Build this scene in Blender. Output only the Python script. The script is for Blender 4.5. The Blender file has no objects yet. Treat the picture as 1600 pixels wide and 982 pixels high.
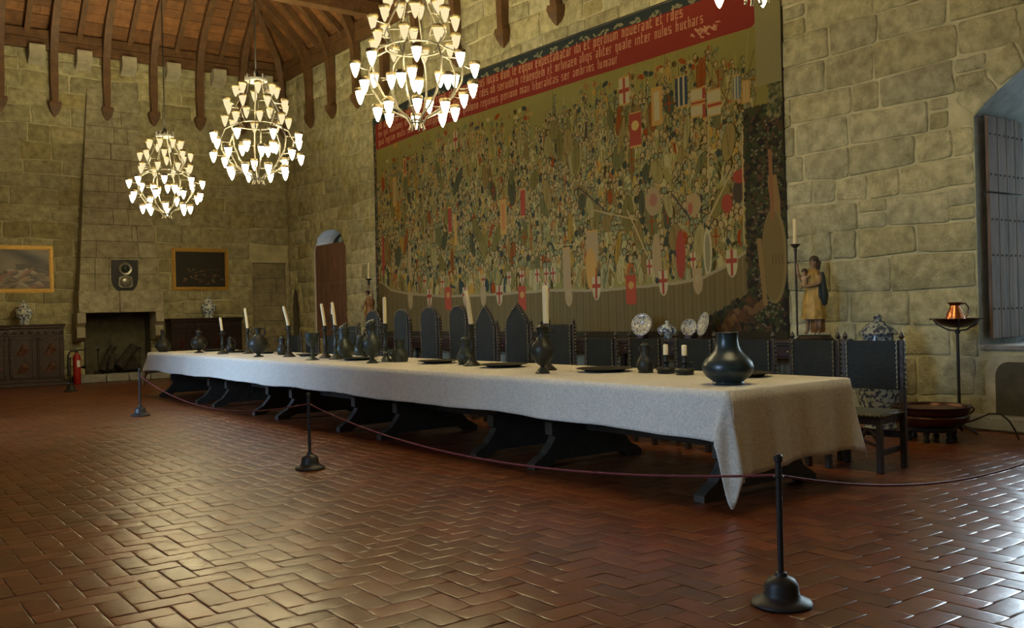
import bpy, bmesh, math, random
import numpy as np
from mathutils import Vector, Matrix, noise
R_ = math.radians
PI = math.pi
rnd = random.Random(7)
SC = bpy.context.scene
COL = SC.collection

# ------------------------------------------------------------------ camera
FPX, YAW, PITCH, ROLL = 1445.14, 0.6399, -0.0006, -0.0253
CAM = Vector((-10.282, -23.9915, 1.395))
_f = Vector((math.sin(YAW)*math.cos(PITCH), math.cos(YAW)*math.cos(PITCH), math.sin(PITCH)))
_r = Vector((math.cos(YAW), -math.sin(YAW), 0)); _u = _r.cross(_f)
_r2 = _r*math.cos(ROLL)+_u*math.sin(ROLL); _u2 = -_r*math.sin(ROLL)+_u*math.cos(ROLL)
cd = bpy.data.cameras.new('camera'); cam = bpy.data.objects.new('camera', cd); COL.objects.link(cam)
cd.sensor_width = 36; cd.lens = FPX/1600*36; cd.clip_start = .05; cd.clip_end = 200
M = Matrix.Identity(4)
for i in range(3):
    M[i][0] = _r2[i]; M[i][1] = _u2[i]; M[i][2] = -_f[i]; M[i][3] = CAM[i]
cam.matrix_world = M
SC.camera = cam
def _ray(x, y): return _f*FPX+_r2*(x-800)-_u2*(y-491)
def onX(x, y, X0=0.0):
    d = _ray(x, y); return CAM+d*((X0-CAM.x)/d.x)
def onY(x, y, Y0=0.0):
    d = _ray(x, y); return CAM+d*((Y0-CAM.y)/d.y)
def onZ(x, y, Z0=0.0):
    d = _ray(x, y); return CAM+d*((Z0-CAM.z)/d.z)

# ------------------------------------------------------------------ world, light, exposure
SC.view_settings.view_transform = 'Standard'; SC.view_settings.look = 'None'
SC.view_settings.gamma = 1; SC.view_settings.use_curve_mapping = False
SC.view_settings.exposure = 0.0
SC.cycles.use_denoising = True
SC.cycles.max_bounces = 8; SC.cycles.diffuse_bounces = 4; SC.cycles.glossy_bounces = 4
SC.cycles.sample_clamp_indirect = 6
w = bpy.data.worlds.new('sky'); SC.world = w; w.use_nodes = True
w.node_tree.nodes['Background'].inputs[0].default_value = (.60, .78, 1, 1)
w.node_tree.nodes['Background'].inputs[1].default_value = 1.0
L_LOW, L_UP, L_BULB = 56.0, 1.0, 900.0      # glow of lower cups, upper cups and the bulbs in them
def day_light(name, loc, rot, sx, sy, power, col, spread=R_(180)):
    l = bpy.data.lights.new(name, 'AREA'); l.shape = 'RECTANGLE'; l.size = sx; l.size_y = sy
    l.energy = power; l.color = col; l.spread = spread
    o = bpy.data.objects.new(name, l); o.location = loc; o.rotation_euler = rot; COL.objects.link(o); return o
# daylight entering the windows (just outside each pane)
day_light('daylight_big_window', (1.62, -19.75, 2.5), Vector((-.86, -.50, -.10)).to_track_quat('-Z', 'Y').to_euler(), 1.9, 3.0, 125, (.72, .85, 1), R_(70))
day_light('daylight_small_window', (.50, -2.52, 2.0), (0, R_(90), 0), 1.9, 1.6, 14, (.70, .86, 1))
day_light('daylight_left_window', (-13.9, -10.2, 3.0), Vector((1, 0, -.30)).to_track_quat('-Z', 'Y').to_euler(), 1.9, 2.6, 215, (.45, .60, 1), R_(64))
day_light('daylight_left_window', (-13.9, -19.0, 3.0), Vector((1, 0, -.30)).to_track_quat('-Z', 'Y').to_euler(), 1.9, 2.6, 95, (.50, .64, 1), R_(70))

# ------------------------------------------------------------------ materials
def mat(name, col=(.5, .5, .5), rough=.6, metal=0, attr=None, noise_s=None, noise_a=.25, bump=0, bump_s=30, dark=None,
        coat=0, spec=.5, emit=None, stretch=(1, 1, 1), trans=0):
    m = bpy.data.materials.new(name); m.use_nodes = True
    nt = m.node_tree; b = nt.nodes['Principled BSDF']; N = nt.nodes.new; Lk = nt.links.new
    b.inputs['Base Color'].default_value = (*col, 1); b.inputs['Roughness'].default_value = rough
    b.inputs['Metallic'].default_value = metal; b.inputs['Coat Weight'].default_value = coat
    b.inputs['Specular IOR Level'].default_value = spec; b.inputs['Transmission Weight'].default_value = trans
    tc = N('ShaderNodeTexCoord'); mp = N('ShaderNodeMapping'); mp.inputs['Scale'].default_value = stretch
    Lk(tc.outputs['Object'], mp.inputs[0])
    src = None
    if attr:
        a = N('ShaderNodeAttribute'); a.attribute_name = attr; src = a.outputs['Color']
    if noise_s:
        n = N('ShaderNodeTexNoise'); n.inputs['Scale'].default_value = noise_s; n.inputs['Detail'].default_value = 6
        n.inputs['Roughness'].default_value = .65
        Lk(mp.outputs[0], n.inputs['Vector'])
        r = N('ShaderNodeValToRGB'); Lk(n.outputs['Fac'], r.inputs[0])
        r.color_ramp.elements[0].position = .3; r.color_ramp.elements[1].position = .72
        if src is None:
            d = dark or tuple(c*(1-noise_a) for c in col)
            r.color_ramp.elements[0].color = (*d, 1); r.color_ramp.elements[1].color = (*[min(1, c*(1+noise_a*.5)) for c in col], 1)
            src = r.outputs[0]
        else:
            lo = 1-noise_a; hi = 1+noise_a*.4
            r.color_ramp.elements[0].color = (lo, lo, lo*.95, 1); r.color_ramp.elements[1].color = (hi, hi, hi, 1)
            mx = N('ShaderNodeMix'); mx.data_type = 'RGBA'; mx.blend_type = 'MULTIPLY'; mx.inputs[0].default_value = 1
            Lk(src, mx.inputs[6]); Lk(r.outputs[0], mx.inputs[7]); src = mx.outputs[2]
    if src is not None: Lk(src, b.inputs['Base Color'])
    if bump:
        n2 = N('ShaderNodeTexNoise'); n2.inputs['Scale'].default_value = bump_s; n2.inputs['Detail'].default_value = 5
        Lk(mp.outputs[0], n2.inputs['Vector'])
        bp = N('ShaderNodeBump'); bp.inputs['Strength'].default_value = bump; bp.inputs['Distance'].default_value = .02
        Lk(n2.outputs['Fac'], bp.inputs['Height']); Lk(bp.outputs[0], b.inputs['Normal'])
    if emit:
        b.inputs['Emission Color'].default_value = (*emit[0], 1); b.inputs['Emission Strength'].default_value = emit[1]
    return m
def nodes_of(m): return m.node_tree.nodes, m.node_tree.links, m.node_tree.nodes['Principled BSDF']

STONE = mat('granite_blocks', rough=.92, attr='tone', noise_s=6, noise_a=.48, bump=.9, bump_s=34, spec=.2)
MORTAR = mat('lime_mortar', (.52, .49, .30), rough=.95, noise_s=2.5, noise_a=.35, bump=.6, bump_s=14, spec=.2)
STONE_P = mat('plain_granite', (.44, .41, .30), rough=.9, noise_s=4, noise_a=.3, bump=.4, bump_s=40, spec=.2)
STONE_G = mat('grey_granite', (.30, .30, .27), rough=.8, noise_s=6, noise_a=.3, bump=.4, bump_s=40)
PLASTER = mat('pale_reveal_stone', (.62, .62, .62), rough=.9, noise_s=4, noise_a=.2, bump=.2)
TILE = mat('terracotta_tile', rough=.30, attr='tone', noise_s=5, noise_a=.35, bump=.14, bump_s=7, coat=0, spec=.42)
_n, _l, _b = nodes_of(TILE); _b.inputs['Coat Roughness'].default_value = .22
_nn = _n.new('ShaderNodeTexNoise'); _nn.inputs['Scale'].default_value = 1.7; _nn.inputs['Detail'].default_value = 5
_mr = _n.new('ShaderNodeMapRange'); _mr.inputs['To Min'].default_value = .23; _mr.inputs['To Max'].default_value = .38
_tc = [q for q in _n if q.type == 'MAPPING'][0]
_l.new(_tc.outputs[0], _nn.inputs['Vector']); _l.new(_nn.outputs['Fac'], _mr.inputs['Value']); _l.new(_mr.outputs[0], _b.inputs['Roughness'])
GROUT = mat('dark_grout', (.07, .035, .02), rough=.7)
BEAM = mat('old_chestnut_beam', (.145, .074, .027), rough=.6, noise_s=5, noise_a=.5, bump=.4, bump_s=18)
BOARD = mat('roof_boards', rough=.65, attr='tone', noise_s=4, noise_a=.5, bump=.3, bump_s=18)
SHUT = mat('shutter_wood', (.20, .105, .07), rough=.6, noise_s=3, noise_a=.5, bump=.3, bump_s=12, stretch=(5, 5, .7))
SHUTG = mat('weathered_shutter_wood', (.19, .125, .085), rough=.6, noise_s=3, noise_a=.5, bump=.3, bump_s=12, stretch=(5, 5, .6))
DWOOD = mat('dark_oak', (.035, .024, .017), rough=.45, noise_s=8, noise_a=.5, bump=.3, bump_s=25)
TWOOD = mat('worn_table_oak', (.042, .036, .026), rough=.5, noise_s=8, noise_a=.4, bump=.3, bump_s=25)
CWOOD = mat('carved_walnut', (.045, .018, .011), rough=.38, noise_s=7, noise_a=.5, bump=.4, bump_s=30)
CWOODR = mat('dark_mahogany', (.022, .009, .009), rough=.38, noise_s=7, noise_a=.5, bump=.3, bump_s=30)
LEATH = mat('black_green_leather', (.013, .016, .012), rough=.6, noise_s=6, noise_a=.5, bump=.2, bump_s=35, spec=.3)
LEATHG = mat('worn_olive_leather', (.055, .058, .035), rough=.5, noise_s=8, noise_a=.5, bump=.4, bump_s=35)
BRASS = mat('brass_studs', (.32, .28, .18), rough=.42, metal=1)
IRON = mat('wrought_iron', (.022, .021, .019), rough=.5, metal=.2)
CHIRON = mat('painted_chandelier_iron', (.10, .09, .07), rough=.45, metal=.7)
PEWT = mat('dark_pewter', (.06, .075, .065), rough=.42, metal=.5, noise_s=9, noise_a=.5, bump=.15, bump_s=20)
PEWD = mat('blackened_pewter', (.035, .036, .026), rough=.45, metal=.45, noise_s=9, noise_a=.5, bump=.15)
GLAZE = mat('dark_green_glaze', (.018, .032, .030), rough=.33, noise_s=7, noise_a=.5, coat=0)
WAX = mat('ivory_wax', (.78, .66, .38), rough=.5)
COPPER = mat('copper', (.62, .22, .09), rough=.28, metal=1, noise_s=10, noise_a=.3)
COPPERD = mat('tarnished_copper', (.10, .048, .030), rough=.32, metal=.9, noise_s=6, noise_a=.5)
GOLD = mat('gilded_wood', (.55, .33, .07), rough=.38, metal=.5, noise_s=30, noise_a=.4, bump=.3, bump_s=60)
SKIN = mat('painted_flesh', (.30, .19, .10), rough=.5, noise_s=12, noise_a=.3)
HAIR = mat('brown_painted_hair', (.055, .032, .018), rough=.6, noise_s=20, noise_a=.4, bump=.4)
ROBE = mat('gilt_robe', (.42, .26, .06), rough=.45, metal=.25, noise_s=9, noise_a=.5, bump=.4, bump_s=25)
ROBED = mat('brown_gilt_robe', (.24, .11, .03), rough=.45, metal=.25, noise_s=9, noise_a=.6, bump=.4, bump_s=25)
CLOAK = mat('dark_blue_cloak', (.022, .04, .045), rough=.5, noise_s=9, noise_a=.4)
ROPE = mat('wine_red_rope', (.13, .010, .014), rough=.7, noise_s=90, noise_a=.4)
RED = mat('extinguisher_red', (.30, .012, .010), rough=.4)
BLACK = mat('black_rubber', (.015, .015, .015), rough=.5)
WHITE = mat('white_paper', (.7, .7, .66), rough=.6)
LOG = mat('bark', (.05, .042, .03), rough=.9, noise_s=9, noise_a=.5, bump=.8, bump_s=20)
SOOT = mat('sooty_stone', (.13, .115, .075), rough=.95, noise_s=5, noise_a=.4, bump=.4)
def porcelain(name, base, ink, s, thr):
    m = mat(name, base, rough=.18); n, l, b = nodes_of(m)
    tc = n.new('ShaderNodeTexCoord'); v = n.new('ShaderNodeTexNoise'); v.inputs['Scale'].default_value = s; v.inputs['Detail'].default_value = 3
    l.new(tc.outputs['Object'], v.inputs['Vector']); r = n.new('ShaderNodeValToRGB'); l.new(v.outputs['Fac'], r.inputs[0])
    e = r.color_ramp.elements; e[0].position = thr; e[0].color = (*ink, 1); e[1].position = thr+.06; e[1].color = (*base, 1)
    l.new(r.outputs[0], b.inputs['Base Color']); return m
PORC = porcelain('blue_white_porcelain', (.62, .68, .66), (.06, .10, .20), 20, .43)
PORCY = porcelain('cream_blue_majolica', (.52, .48, .34), (.12, .14, .17), 34, .42)
PORCD = porcelain('dull_blue_white_porcelain', (.30, .33, .29), (.04, .055, .09), 22, .45)
def ember(name, col, s):
    m = bpy.data.materials.new(name); m.use_nodes = True; nt = m.node_tree; nt.nodes.clear()
    o = nt.nodes.new('ShaderNodeOutputMaterial'); e = nt.nodes.new('ShaderNodeEmission')
    e.inputs[0].default_value = (*col, 1); e.inputs[1].default_value = s; nt.links.new(e.outputs[0], o.inputs[0]); return m
GLOW = ember('lit_glass_cup', (1, .83, .45), L_LOW)
GLOWU = ember('dim_glass_cup', (1, .82, .46), L_UP)
BULB = ember('bare_bulb', (1, .83, .46), L_BULB)
RIM = mat('cup_rim', (.12, .09, .04), rough=.5, metal=.5)
def glassy(name, tint):
    m = bpy.data.materials.new(name); m.use_nodes = True; nt = m.node_tree; nt.nodes.clear()
    o = nt.nodes.new('ShaderNodeOutputMaterial'); mx = nt.nodes.new('ShaderNodeMixShader'); mx.inputs[0].default_value = .1
    t = nt.nodes.new('ShaderNodeBsdfTransparent'); t.inputs[0].default_value = (*tint, 1); g = nt.nodes.new('ShaderNodeBsdfGlossy'); g.inputs['Roughness'].default_value = .1
    nt.links.new(t.outputs[0], mx.inputs[1]); nt.links.new(g.outputs[0], mx.inputs[2]); nt.links.new(mx.outputs[0], o.inputs[0]); return m
GLASS = glassy('leaded_glass', (.85, .97, .92))

# ------------------------------------------------------------------ mesh helpers
class MB:
    def __init__(s): s.v = []; s.f = []; s.c = []
    def add(s, vs, fs, tone=None):
        o = len(s.v); s.v += [tuple(q) for q in vs]; s.f += [tuple(i+o for i in f) for f in fs]
        if tone is not None: s.c += [tone]*len(vs)
        return s
    def box(s, x0, x1, y0, y1, z0, z1, bev=0, tone=None):
        if bev <= 0:
            vs = [(x, y, z) for z in (z0, z1) for y in (y0, y1) for x in (x0, x1)]
            return s.add(vs, [(0, 2, 3, 1), (4, 5, 7, 6), (0, 1, 5, 4), (2, 6, 7, 3), (0, 4, 6, 2), (1, 3, 7, 5)], tone)
        b = min(bev, (x1-x0)*.45, (y1-y0)*.45, (z1-z0)*.45)
        rings = []
        for z, e in ((z0, b), (z0+b, 0), (z1-b, 0), (z1, b)):
            rings.append([(x0+b+(0 if e == 0 else 0), y0+e, z), (x1-b, y0+e, z), (x1-e, y0+b, z), (x1-e, y1-b, z), (x1-b, y1-e, z), (x0+b, y1-e, z), (x0+e, y1-b, z), (x0+e, y0+b, z)])
        vs = [p for r in rings for p in r]; fs = [tuple(range(7, -1, -1)), tuple(range(24, 32))]
        for k in range(3):
            for i in range(8): fs.append((k*8+i, k*8+(i+1) % 8, k*8+8+(i+1) % 8, k*8+8+i))
        return s.add(vs, fs, tone)
    def lathe(s, prof, seg=24, cx=0, cy=0, cz=0, fold=0, nf=8, sx=1, sy=1, twist=0):
        vs = []; n = len(prof)
        for k, (r, z) in enumerate(prof):
            for i in range(seg):
                a = 2*PI*i/seg+twist*z; rr = r*(1+fold*math.sin(nf*a+k*.13))
                vs.append((cx+rr*sx*math.cos(a), cy+rr*sy*math.sin(a), cz+z))
        fs = []
        for k in range(n-1):
            for i in range(seg): fs.append((k*seg+i, k*seg+(i+1) % seg, (k+1)*seg+(i+1) % seg, (k+1)*seg+i))
        fs.append(tuple(range(seg-1, -1, -1))); fs.append(tuple((n-1)*seg+i for i in range(seg)))
        return s.add(vs, fs)
    def tube(s, pts, r, seg=8, tone=None):
        pts = [Vector(p) for p in pts]; n = len(pts); vs = []; fs = []
        rs = r if isinstance(r, (list, tuple)) else [r]*n
        ref = None
        for k in range(n):
            t = (pts[min(k+1, n-1)]-pts[max(k-1, 0)]).normalized()
            if ref is None: ref = t.orthogonal().normalized()
            ref = (ref-t*ref.dot(t)).normalized() if (ref-t*ref.dot(t)).length > 1e-6 else t.orthogonal().normalized()
            b = t.cross(ref)
            for i in range(seg):
                a = 2*PI*i/seg; vs.append(pts[k]+(ref*math.cos(a)+b*math.sin(a))*rs[k])
        for k in range(n-1):
            for i in range(seg): fs.append((k*seg+i, k*seg+(i+1) % seg, (k+1)*seg+(i+1) % seg, (k+1)*seg+i))
        fs.append(tuple(range(seg-1, -1, -1))); fs.append(tuple((n-1)*seg+i for i in range(seg)))
        return s.add(vs, fs, tone)
    def ball(s, c, r, seg=10, rings=6, sx=1, sy=1, sz=1):
        prof = [(max(r*math.sin(PI*k/rings), r*.02), -r*math.cos(PI*k/rings)*sz) for k in range(rings+1)]
        return s.lathe(prof, seg, c[0], c[1], c[2], sx=sx, sy=sy)
    def prism(s, poly, axis, a, b, tone=None):
        # poly of (p,q); axis 'x': p->y,q->z ; 'y': p->x,q->z ; 'z': p->x,q->y
        def P(p, q, t): return {'x': (t, p, q), 'y': (p, t, q), 'z': (p, q, t)}[axis]
        n = len(poly); vs = [P(p, q, a) for p, q in poly]+[P(p, q, b) for p, q in poly]
        fs = [tuple(range(n)), tuple(range(2*n-1, n-1, -1))]+[(i, (i+1) % n, n+(i+1) % n, n+i) for i in range(n)]
        return s.add(vs, fs, tone)
    def move(s, M4): s.v = [tuple(M4 @ Vector(p)) for p in s.v]; return s
    def build(s, name, m, parent=None, loc=None, smooth=42, fixn=True):
        me = bpy.data.meshes.new(name); me.from_pydata(s.v, [], s.f)
        if fixn:
            bm = bmesh.new(); bm.from_mesh(me); bmesh.ops.recalc_face_normals(bm, faces=bm.faces); bm.to_mesh(me); bm.free()
        if s.c and len(s.c) == len(s.v):
            at = me.color_attributes.new('tone', 'FLOAT_COLOR', 'POINT')
            at.data.foreach_set('color', np.array([(*c, 1) for c in s.c], 'f').ravel())
        me.materials.append(m)
        if smooth:
            me.polygons.foreach_set('use_smooth', [True]*len(me.polygons)); me.set_sharp_from_angle(angle=R_(smooth))
        o = bpy.data.objects.new(name, me); COL.objects.link(o)
        if parent: o.parent = parent
        if loc is not None: o.location = loc
        return o
def tag(o, label, cat, group=None, kind=None):
    if label: o['label'] = label
    if cat: o['category'] = cat
    if group: o['group'] = group
    if kind: o['kind'] = kind
    return o
def thing(name, loc, label, cat, group=None, rz=0):
    o = bpy.data.objects.new(name, None); o.empty_display_size = .1; COL.objects.link(o); o.location = loc; o.rotation_euler[2] = rz
    return tag(o, label, cat, group)
def dup(root, loc, label, group=None, rz=None, scale=None):
    def cp(o, par):
        c = o.copy(); COL.objects.link(c); c.parent = par
        for ch in kids(o): cp(ch, c)
        return c
    r = cp(root, None); r.location = loc; r['label'] = label
    if group: r['group'] = group
    if rz is not None: r.rotation_euler[2] = rz
    if scale is not None: r.scale = scale
    return r
def kids(o): return [c for c in list(COL.objects) if c.parent == o]
def struct(o): o['kind'] = 'structure'; return o

# ------------------------------------------------------------------ the room: floor
XL, YF = -12.6, -27.5            # left wall, front wall behind the camera
def build_floor():
    W = .142; rows = []
    i0, i1 = int((XL-.3)/W), int(.5/W)+1; j0, j1 = int((YF-.3)/W), int(.4/W)+1
    V = []; F = []; C = []; g = .0022; e = .007; h = .0013
    rs = np.random.RandomState(3)
    for i in range(i0, i1):
        for j in range(j0, j1):
            k = (i-j) % 4
            if k == 0: x0, x1, y0, y1 = i*W, (i+2)*W, j*W, (j+1)*W
            elif k == 3: x0, x1, y0, y1 = i*W, (i+1)*W, j*W, (j+2)*W
            else: continue
            if x1 < XL-.1 or x0 > .12 or y1 < YF-.1 or y0 > .25: continue
            x0 += g; y0 += g; x1 -= g; y1 -= g
            tx, ty = rs.normal(0, .0055, 2); dz = rs.normal(0, .0006)-.002
            cx, cy = (x0+x1)/2, (y0+y1)/2
            o = len(V)
            for (d, z) in ((0, -h*1.6), (e*.45, -h*.35), (e*1.6, 0.0)):
                for (x, y) in ((x0+d, y0+d), (x1-d, y0+d), (x1-d, y1-d), (x0+d, y1-d)):
                    V.append((x, y, z+dz+tx*(x-cx)+ty*(y-cy)))
            V.append((cx, cy, dz+.0005))
            for a in (0, 4):
                for q in range(4): F.append((o+a+q, o+a+(q+1) % 4, o+a+4+(q+1) % 4, o+a+4+q))
            for q in range(4): F.append((o+8+q, o+8+(q+1) % 4, o+12))
            t = rs.uniform(.72, 1.2); hh = rs.uniform(-.15, .2)
            C += [(.150*t, .043*t*(1+hh), .013*t*(1+hh), 1)]*13
    me = bpy.data.meshes.new('floor'); me.from_pydata(V, [], F)
    at = me.color_attributes.new('tone', 'FLOAT_COLOR', 'POINT'); at.data.foreach_set('color', np.array(C, 'f').ravel())
    me.materials.append(TILE); me.materials.append(GROUT)
    n0 = len(me.polygons); me.polygons.foreach_set('use_smooth', [True]*n0)
    bm = bmesh.new(); bm.from_mesh(me)
    vs = [bm.verts.new(p) for p in ((XL-.3, YF-.3, -.008), (.3, YF-.3, -.008), (.3, .3, -.008), (XL-.3, .3, -.008))]
    vb = [bm.verts.new((v.co.x, v.co.y, -.1)) for v in vs]
    f = bm.faces.new(vs); f.material_index = 1
    for q in range(4):
        f = bm.faces.new((vs[q], vb[q], vb[(q+1) % 4], vs[(q+1) % 4])); f.material_index = 1
    f = bm.faces.new(vb[::-1]); f.material_index = 1
    bm.to_mesh(me); bm.free()
    o = bpy.data.objects.new('floor', me); COL.objects.link(o); return struct(o)
build_floor()

# ------------------------------------------------------------------ the room: masonry walls
# an opening is (u0, u1, z0, [(u,z)... top profile from u0 to u1])
def arch(u0, u1, zs, za, n=14, pointed=False):
    pts = []
    for k in range(n+1):
        t = k/n; s = abs(2*t-1)
        z = zs+(za-zs)*((1-s**1.9) if pointed else math.sqrt(max(0, 1-s*s)))
        if pointed: z = zs+(za-zs)*math.sqrt(max(0, 4-(1+s)**2))/math.sqrt(3)
        pts.append((u0+(u1-u0)*t, z))
    return pts
def seg_arch(u0, u1, zs, za, n=14):
    return [(u0+(u1-u0)*k/n, zs+(za-zs)*(1-(2*k/n-1)**2)) for k in range(n+1)]
def masonry(name, U1, Z1, openings, to3, rs, ch=.37, ring=.34, u_start=0.0, base=(.49, .465, .285), plain=()):
    mb = MB(); top = Z1
    ops = sorted(openings, key=lambda o: o[0])
    # mortar plane with exact holes
    us = u_start; mo = MB()
    def quad(a, b, c, d): mo.add([to3(*a, 0), to3(*b, 0), to3(*c, 0), to3(*d, 0)], [(0, 1, 2, 3)])
    for (a, b, z0, prof) in ops:
        if a > us: quad((us, 0), (a, 0), (a, top), (us, top))
        if z0 > 0.001: quad((a, 0), (b, 0), (b, z0), (a, z0))
        for p, q in zip(prof[:-1], prof[1:]): quad((p[0], p[1]), (q[0], q[1]), (q[0], top), (p[0], top))
        us = b
    quad((us, 0), (U1, 0), (U1, top), (us, top))
    def stone(poly, tone):
        # poly: list of (u,z); chamfered, rounded, slightly proud of the mortar
        cu = sum(p[0] for p in poly)/len(poly); cz = sum(p[1] for p in poly)/len(poly)
        pts = []; n = len(poly)
        for k in range(n):
            p = poly[k]; a = poly[k-1]; b = poly[(k+1) % n]
            def lerp(p, q, d):
                L = math.hypot(q[0]-p[0], q[1]-p[1]); t = min(.45, d/max(L, 1e-4)); return (p[0]+(q[0]-p[0])*t, p[1]+(q[1]-p[1])*t)
            rr = rs.uniform(.02, .055)
            pts.append(lerp(p, a, rr)); pts.append(lerp(lerp(p, a, rr*.25), b, rr*.25)); pts.append(lerp(p, b, rr))
            m = lerp(p, b, 9); L = math.hypot(b[0]-p[0], b[1]-p[1])
            if L > .25:
                for t in (.35, .65):
                    pts.append((p[0]+(b[0]-p[0])*t+rs.normal(0, .006), p[1]+(b[1]-p[1])*t+rs.normal(0, .006)))
        h = rs.uniform(.014, .034); tu = rs.normal(0, .006); tz = rs.normal(0, .008)
        m = len(pts); vs = []
        for (ins, d) in ((0, -.004), (.006, h*.65), (.022, h)):
            for (x, z) in pts:
                L = math.hypot(x-cu, z-cz); s = max(0, 1-ins/max(L, .02)); x2 = cu+(x-cu)*s; z2 = cz+(z-cz)*s
                vs.append(to3(x2, z2, max(d+(tu*(x2-cu)+tz*(z2-cz) if d > 0 else 0), -.004)))
        fs = [(q, (q+1) % m, m+(q+1) % m, m+q) for q in range(m)]+[(m+q, m+(q+1) % m, 2*m+(q+1) % m, 2*m+q) for q in range(m)]
        fs.append(tuple(range(2*m, 3*m)))
        mb.add(vs, fs, tone)
    def wob(u, z): return .022*math.sin(u*2.3+z*5.1)+.012*math.sin(u*6.1+z*2.0)
    def tone():
        t = rs.uniform(.84, 1.10); w_ = rs.uniform(-.03, .05); 
        if rs.rand() < .10: t *= .84; w_ += .07
        return (base[0]*t*(1+w_*.5), base[1]*t, base[2]*t*(1-w_*1.6))
    z = 0
    while z < top-.05:
        h = rs.uniform(ch*.82, ch*1.2); 
        if z+h > top-.15: h = top-z
        zm = z+h/2
        blocked = []
        for (a, b, z0, prof) in ops:
            zt = max(p[1] for p in prof)
            inside = [p[0] for p in prof if p[1] > z-.02]
            if z+h > z0+.01 and z < zt and inside:
                lo, hi = (a, b) if prof[0][1] > z+h*.6 else (min(inside), max(inside))
                if prof[0][1] <= z+h*.6 or z > prof[0][1]-.02:
                    lo -= ring*.8; hi += ring*.8
                blocked.append((lo, hi))
            elif z < zt+ring*.9 and z+h > prof[0][1]:
                mid = [p[0] for p in prof if p[1]+ring*.9 > z+.05]
                if mid: blocked.append((min(mid)-.05, max(mid)+.05))
        u = u_start; zj = [0, 0]
        while u < U1-.02:
            bl = [b for b in blocked if b[0] <= u+.02 < b[1]]
            if bl: u = bl[0][1]; continue
            wd = rs.uniform(.32, 1.05) if h > .33 else rs.uniform(.3, .85)
            nxt = [b[0] for b in blocked if b[0] > u+.02]; lim = min(nxt+[U1])
            if u+wd > lim-.2: wd = lim-u
            if wd < .03: u += wd+.001; continue
            g = rs.uniform(.005, .016)
            j = lambda s=.010: rs.normal(0, s)
            if wd < .5 and h > .36 and rs.rand() < .35 and wd > .2:
                zz = z+h*rs.uniform(.42, .58)
                for (za, zb) in ((z, zz), (zz, z+h)):
                    stone([(u+g, za+g), (u+wd-g, za+g), (u+wd-g, zb-g), (u+g, zb-g)], tone())
            else:
                stone([(u+g+j(), z+wob(u, z)+g+j(.006)), (u+wd-g+j(), z+wob(u+wd, z)+g+j(.006)), (u+wd-g+j(), z+h+wob(u+wd, z+h)-g+j(.006)), (u+g+j(), z+h+wob(u, z+h)-g+j(.006))] if g < wd/2 else [], tone())
            u += wd
        z += h
    # voussoirs round the arches
    for (a, b, z0, prof) in ops:
        if len(prof) < 4: continue
        n = len(prof)-1; cu = (a+b)/2; czc = prof[0][1]-(.9 if prof[n//2][1]-prof[0][1] < .6 else .1)*(b-a)/2
        step = max(1, n//7)
        def out(p, d):
            dx, dz = p[0]-cu, p[1]-czc; L = math.hypot(dx, dz); return (p[0]+dx/L*d, p[1]+dz/L*d)
        for k in range(0, n, step):
            p, q = prof[k], prof[min(k+step, n)]
            d = ring*rs.uniform(.85, 1.0)
            P, Q = out(p, .012), out(q, .012); s = .012/max(.05, math.hypot(Q[0]-P[0], Q[1]-P[1]))
            P2 = (P[0]+(Q[0]-P[0])*s, P[1]+(Q[1]-P[1])*s); Q2 = (Q[0]-(Q[0]-P[0])*s, Q[1]-(Q[1]-P[1])*s)
            stone([P2, Q2, out(Q2, d), out(P2, d)], tone())
    nm = len(mo.v)
    o = mb.build(name, STONE, smooth=50, fixn=False)
    me = o.data
    bm = bmesh.new(); bm.from_mesh(me); me.materials.append(MORTAR)
    base_i = len(bm.verts)
    vs = [bm.verts.new(p) for p in mo.v]
    for f in mo.f: bm.faces.new([vs[i] for i in f]).material_index = 1
    bm.to_mesh(me); bm.free()
    return struct(o)
def reveal(mb, op, to3, depth, back=True):
    # inside faces of an opening, going into the wall
    a, b, z0, prof = op
    loop = [(a, z0)]+list(prof)+[(b, z0)]
    n = len(loop); vs = [to3(p[0], p[1], 0) for p in loop]+[to3(p[0], p[1], -depth) for p in loop]
    mb.add(vs, [(i, (i+1) % n, n+(i+1) % n, n+i) for i in range(n)]+([tuple(range(n, 2*n))] if back else []))
right3 = lambda u, z, d: (-d, -u, z)
back3 = lambda u, z, d: (-u, -d, z)
left3 = lambda u, z, d: (XL+d, -u, z)
WALLH = 8.05
OP_DOOR = (.16, .60, 0.0, arch(.16, .60, 1.70, 2.22, pointed=True))
OP_SMALL = (1.60, 3.44, .86, arch(1.60, 3.44, 3.14, 3.62))
OP_BIG = (18.85, 21.15, .91, seg_arch(18.85, 21.15, 3.45, 4.02, 16))
OP_NICHE = None
rsw = np.random.RandomState(11)
masonry('wall_right', -YF, WALLH, [OP_DOOR, OP_SMALL, OP_BIG], right3, rsw)
OP_FIRE = (3.72, 5.25, 0.0, [(3.72, 1.72), (5.25, 1.72)])
OP_BLIND = (.10, 1.05, 0.0, [(.10, 2.93), (1.05, 2.93)])
masonry('wall_back', -XL, WALLH, [OP_BLIND, OP_FIRE], back3, rsw, ch=.375, base=(.455, .43, .26))
OP_L1 = (9.2, 11.2, 1.1, seg_arch(9.2, 11.2, 3.6, 4.3)); OP_L2 = (18.0, 20.0, 1.1, seg_arch(18.0, 20.0, 3.6, 4.3))
masonry('wall_left', -YF, WALLH, [OP_L1, OP_L2], left3, rsw, ch=.45)
mf = MB(); mf.box(XL-.3, .3, YF-.3, YF, 0, WALLH); struct(mf.build('wall_front', STONE_P, smooth=0))
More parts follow.
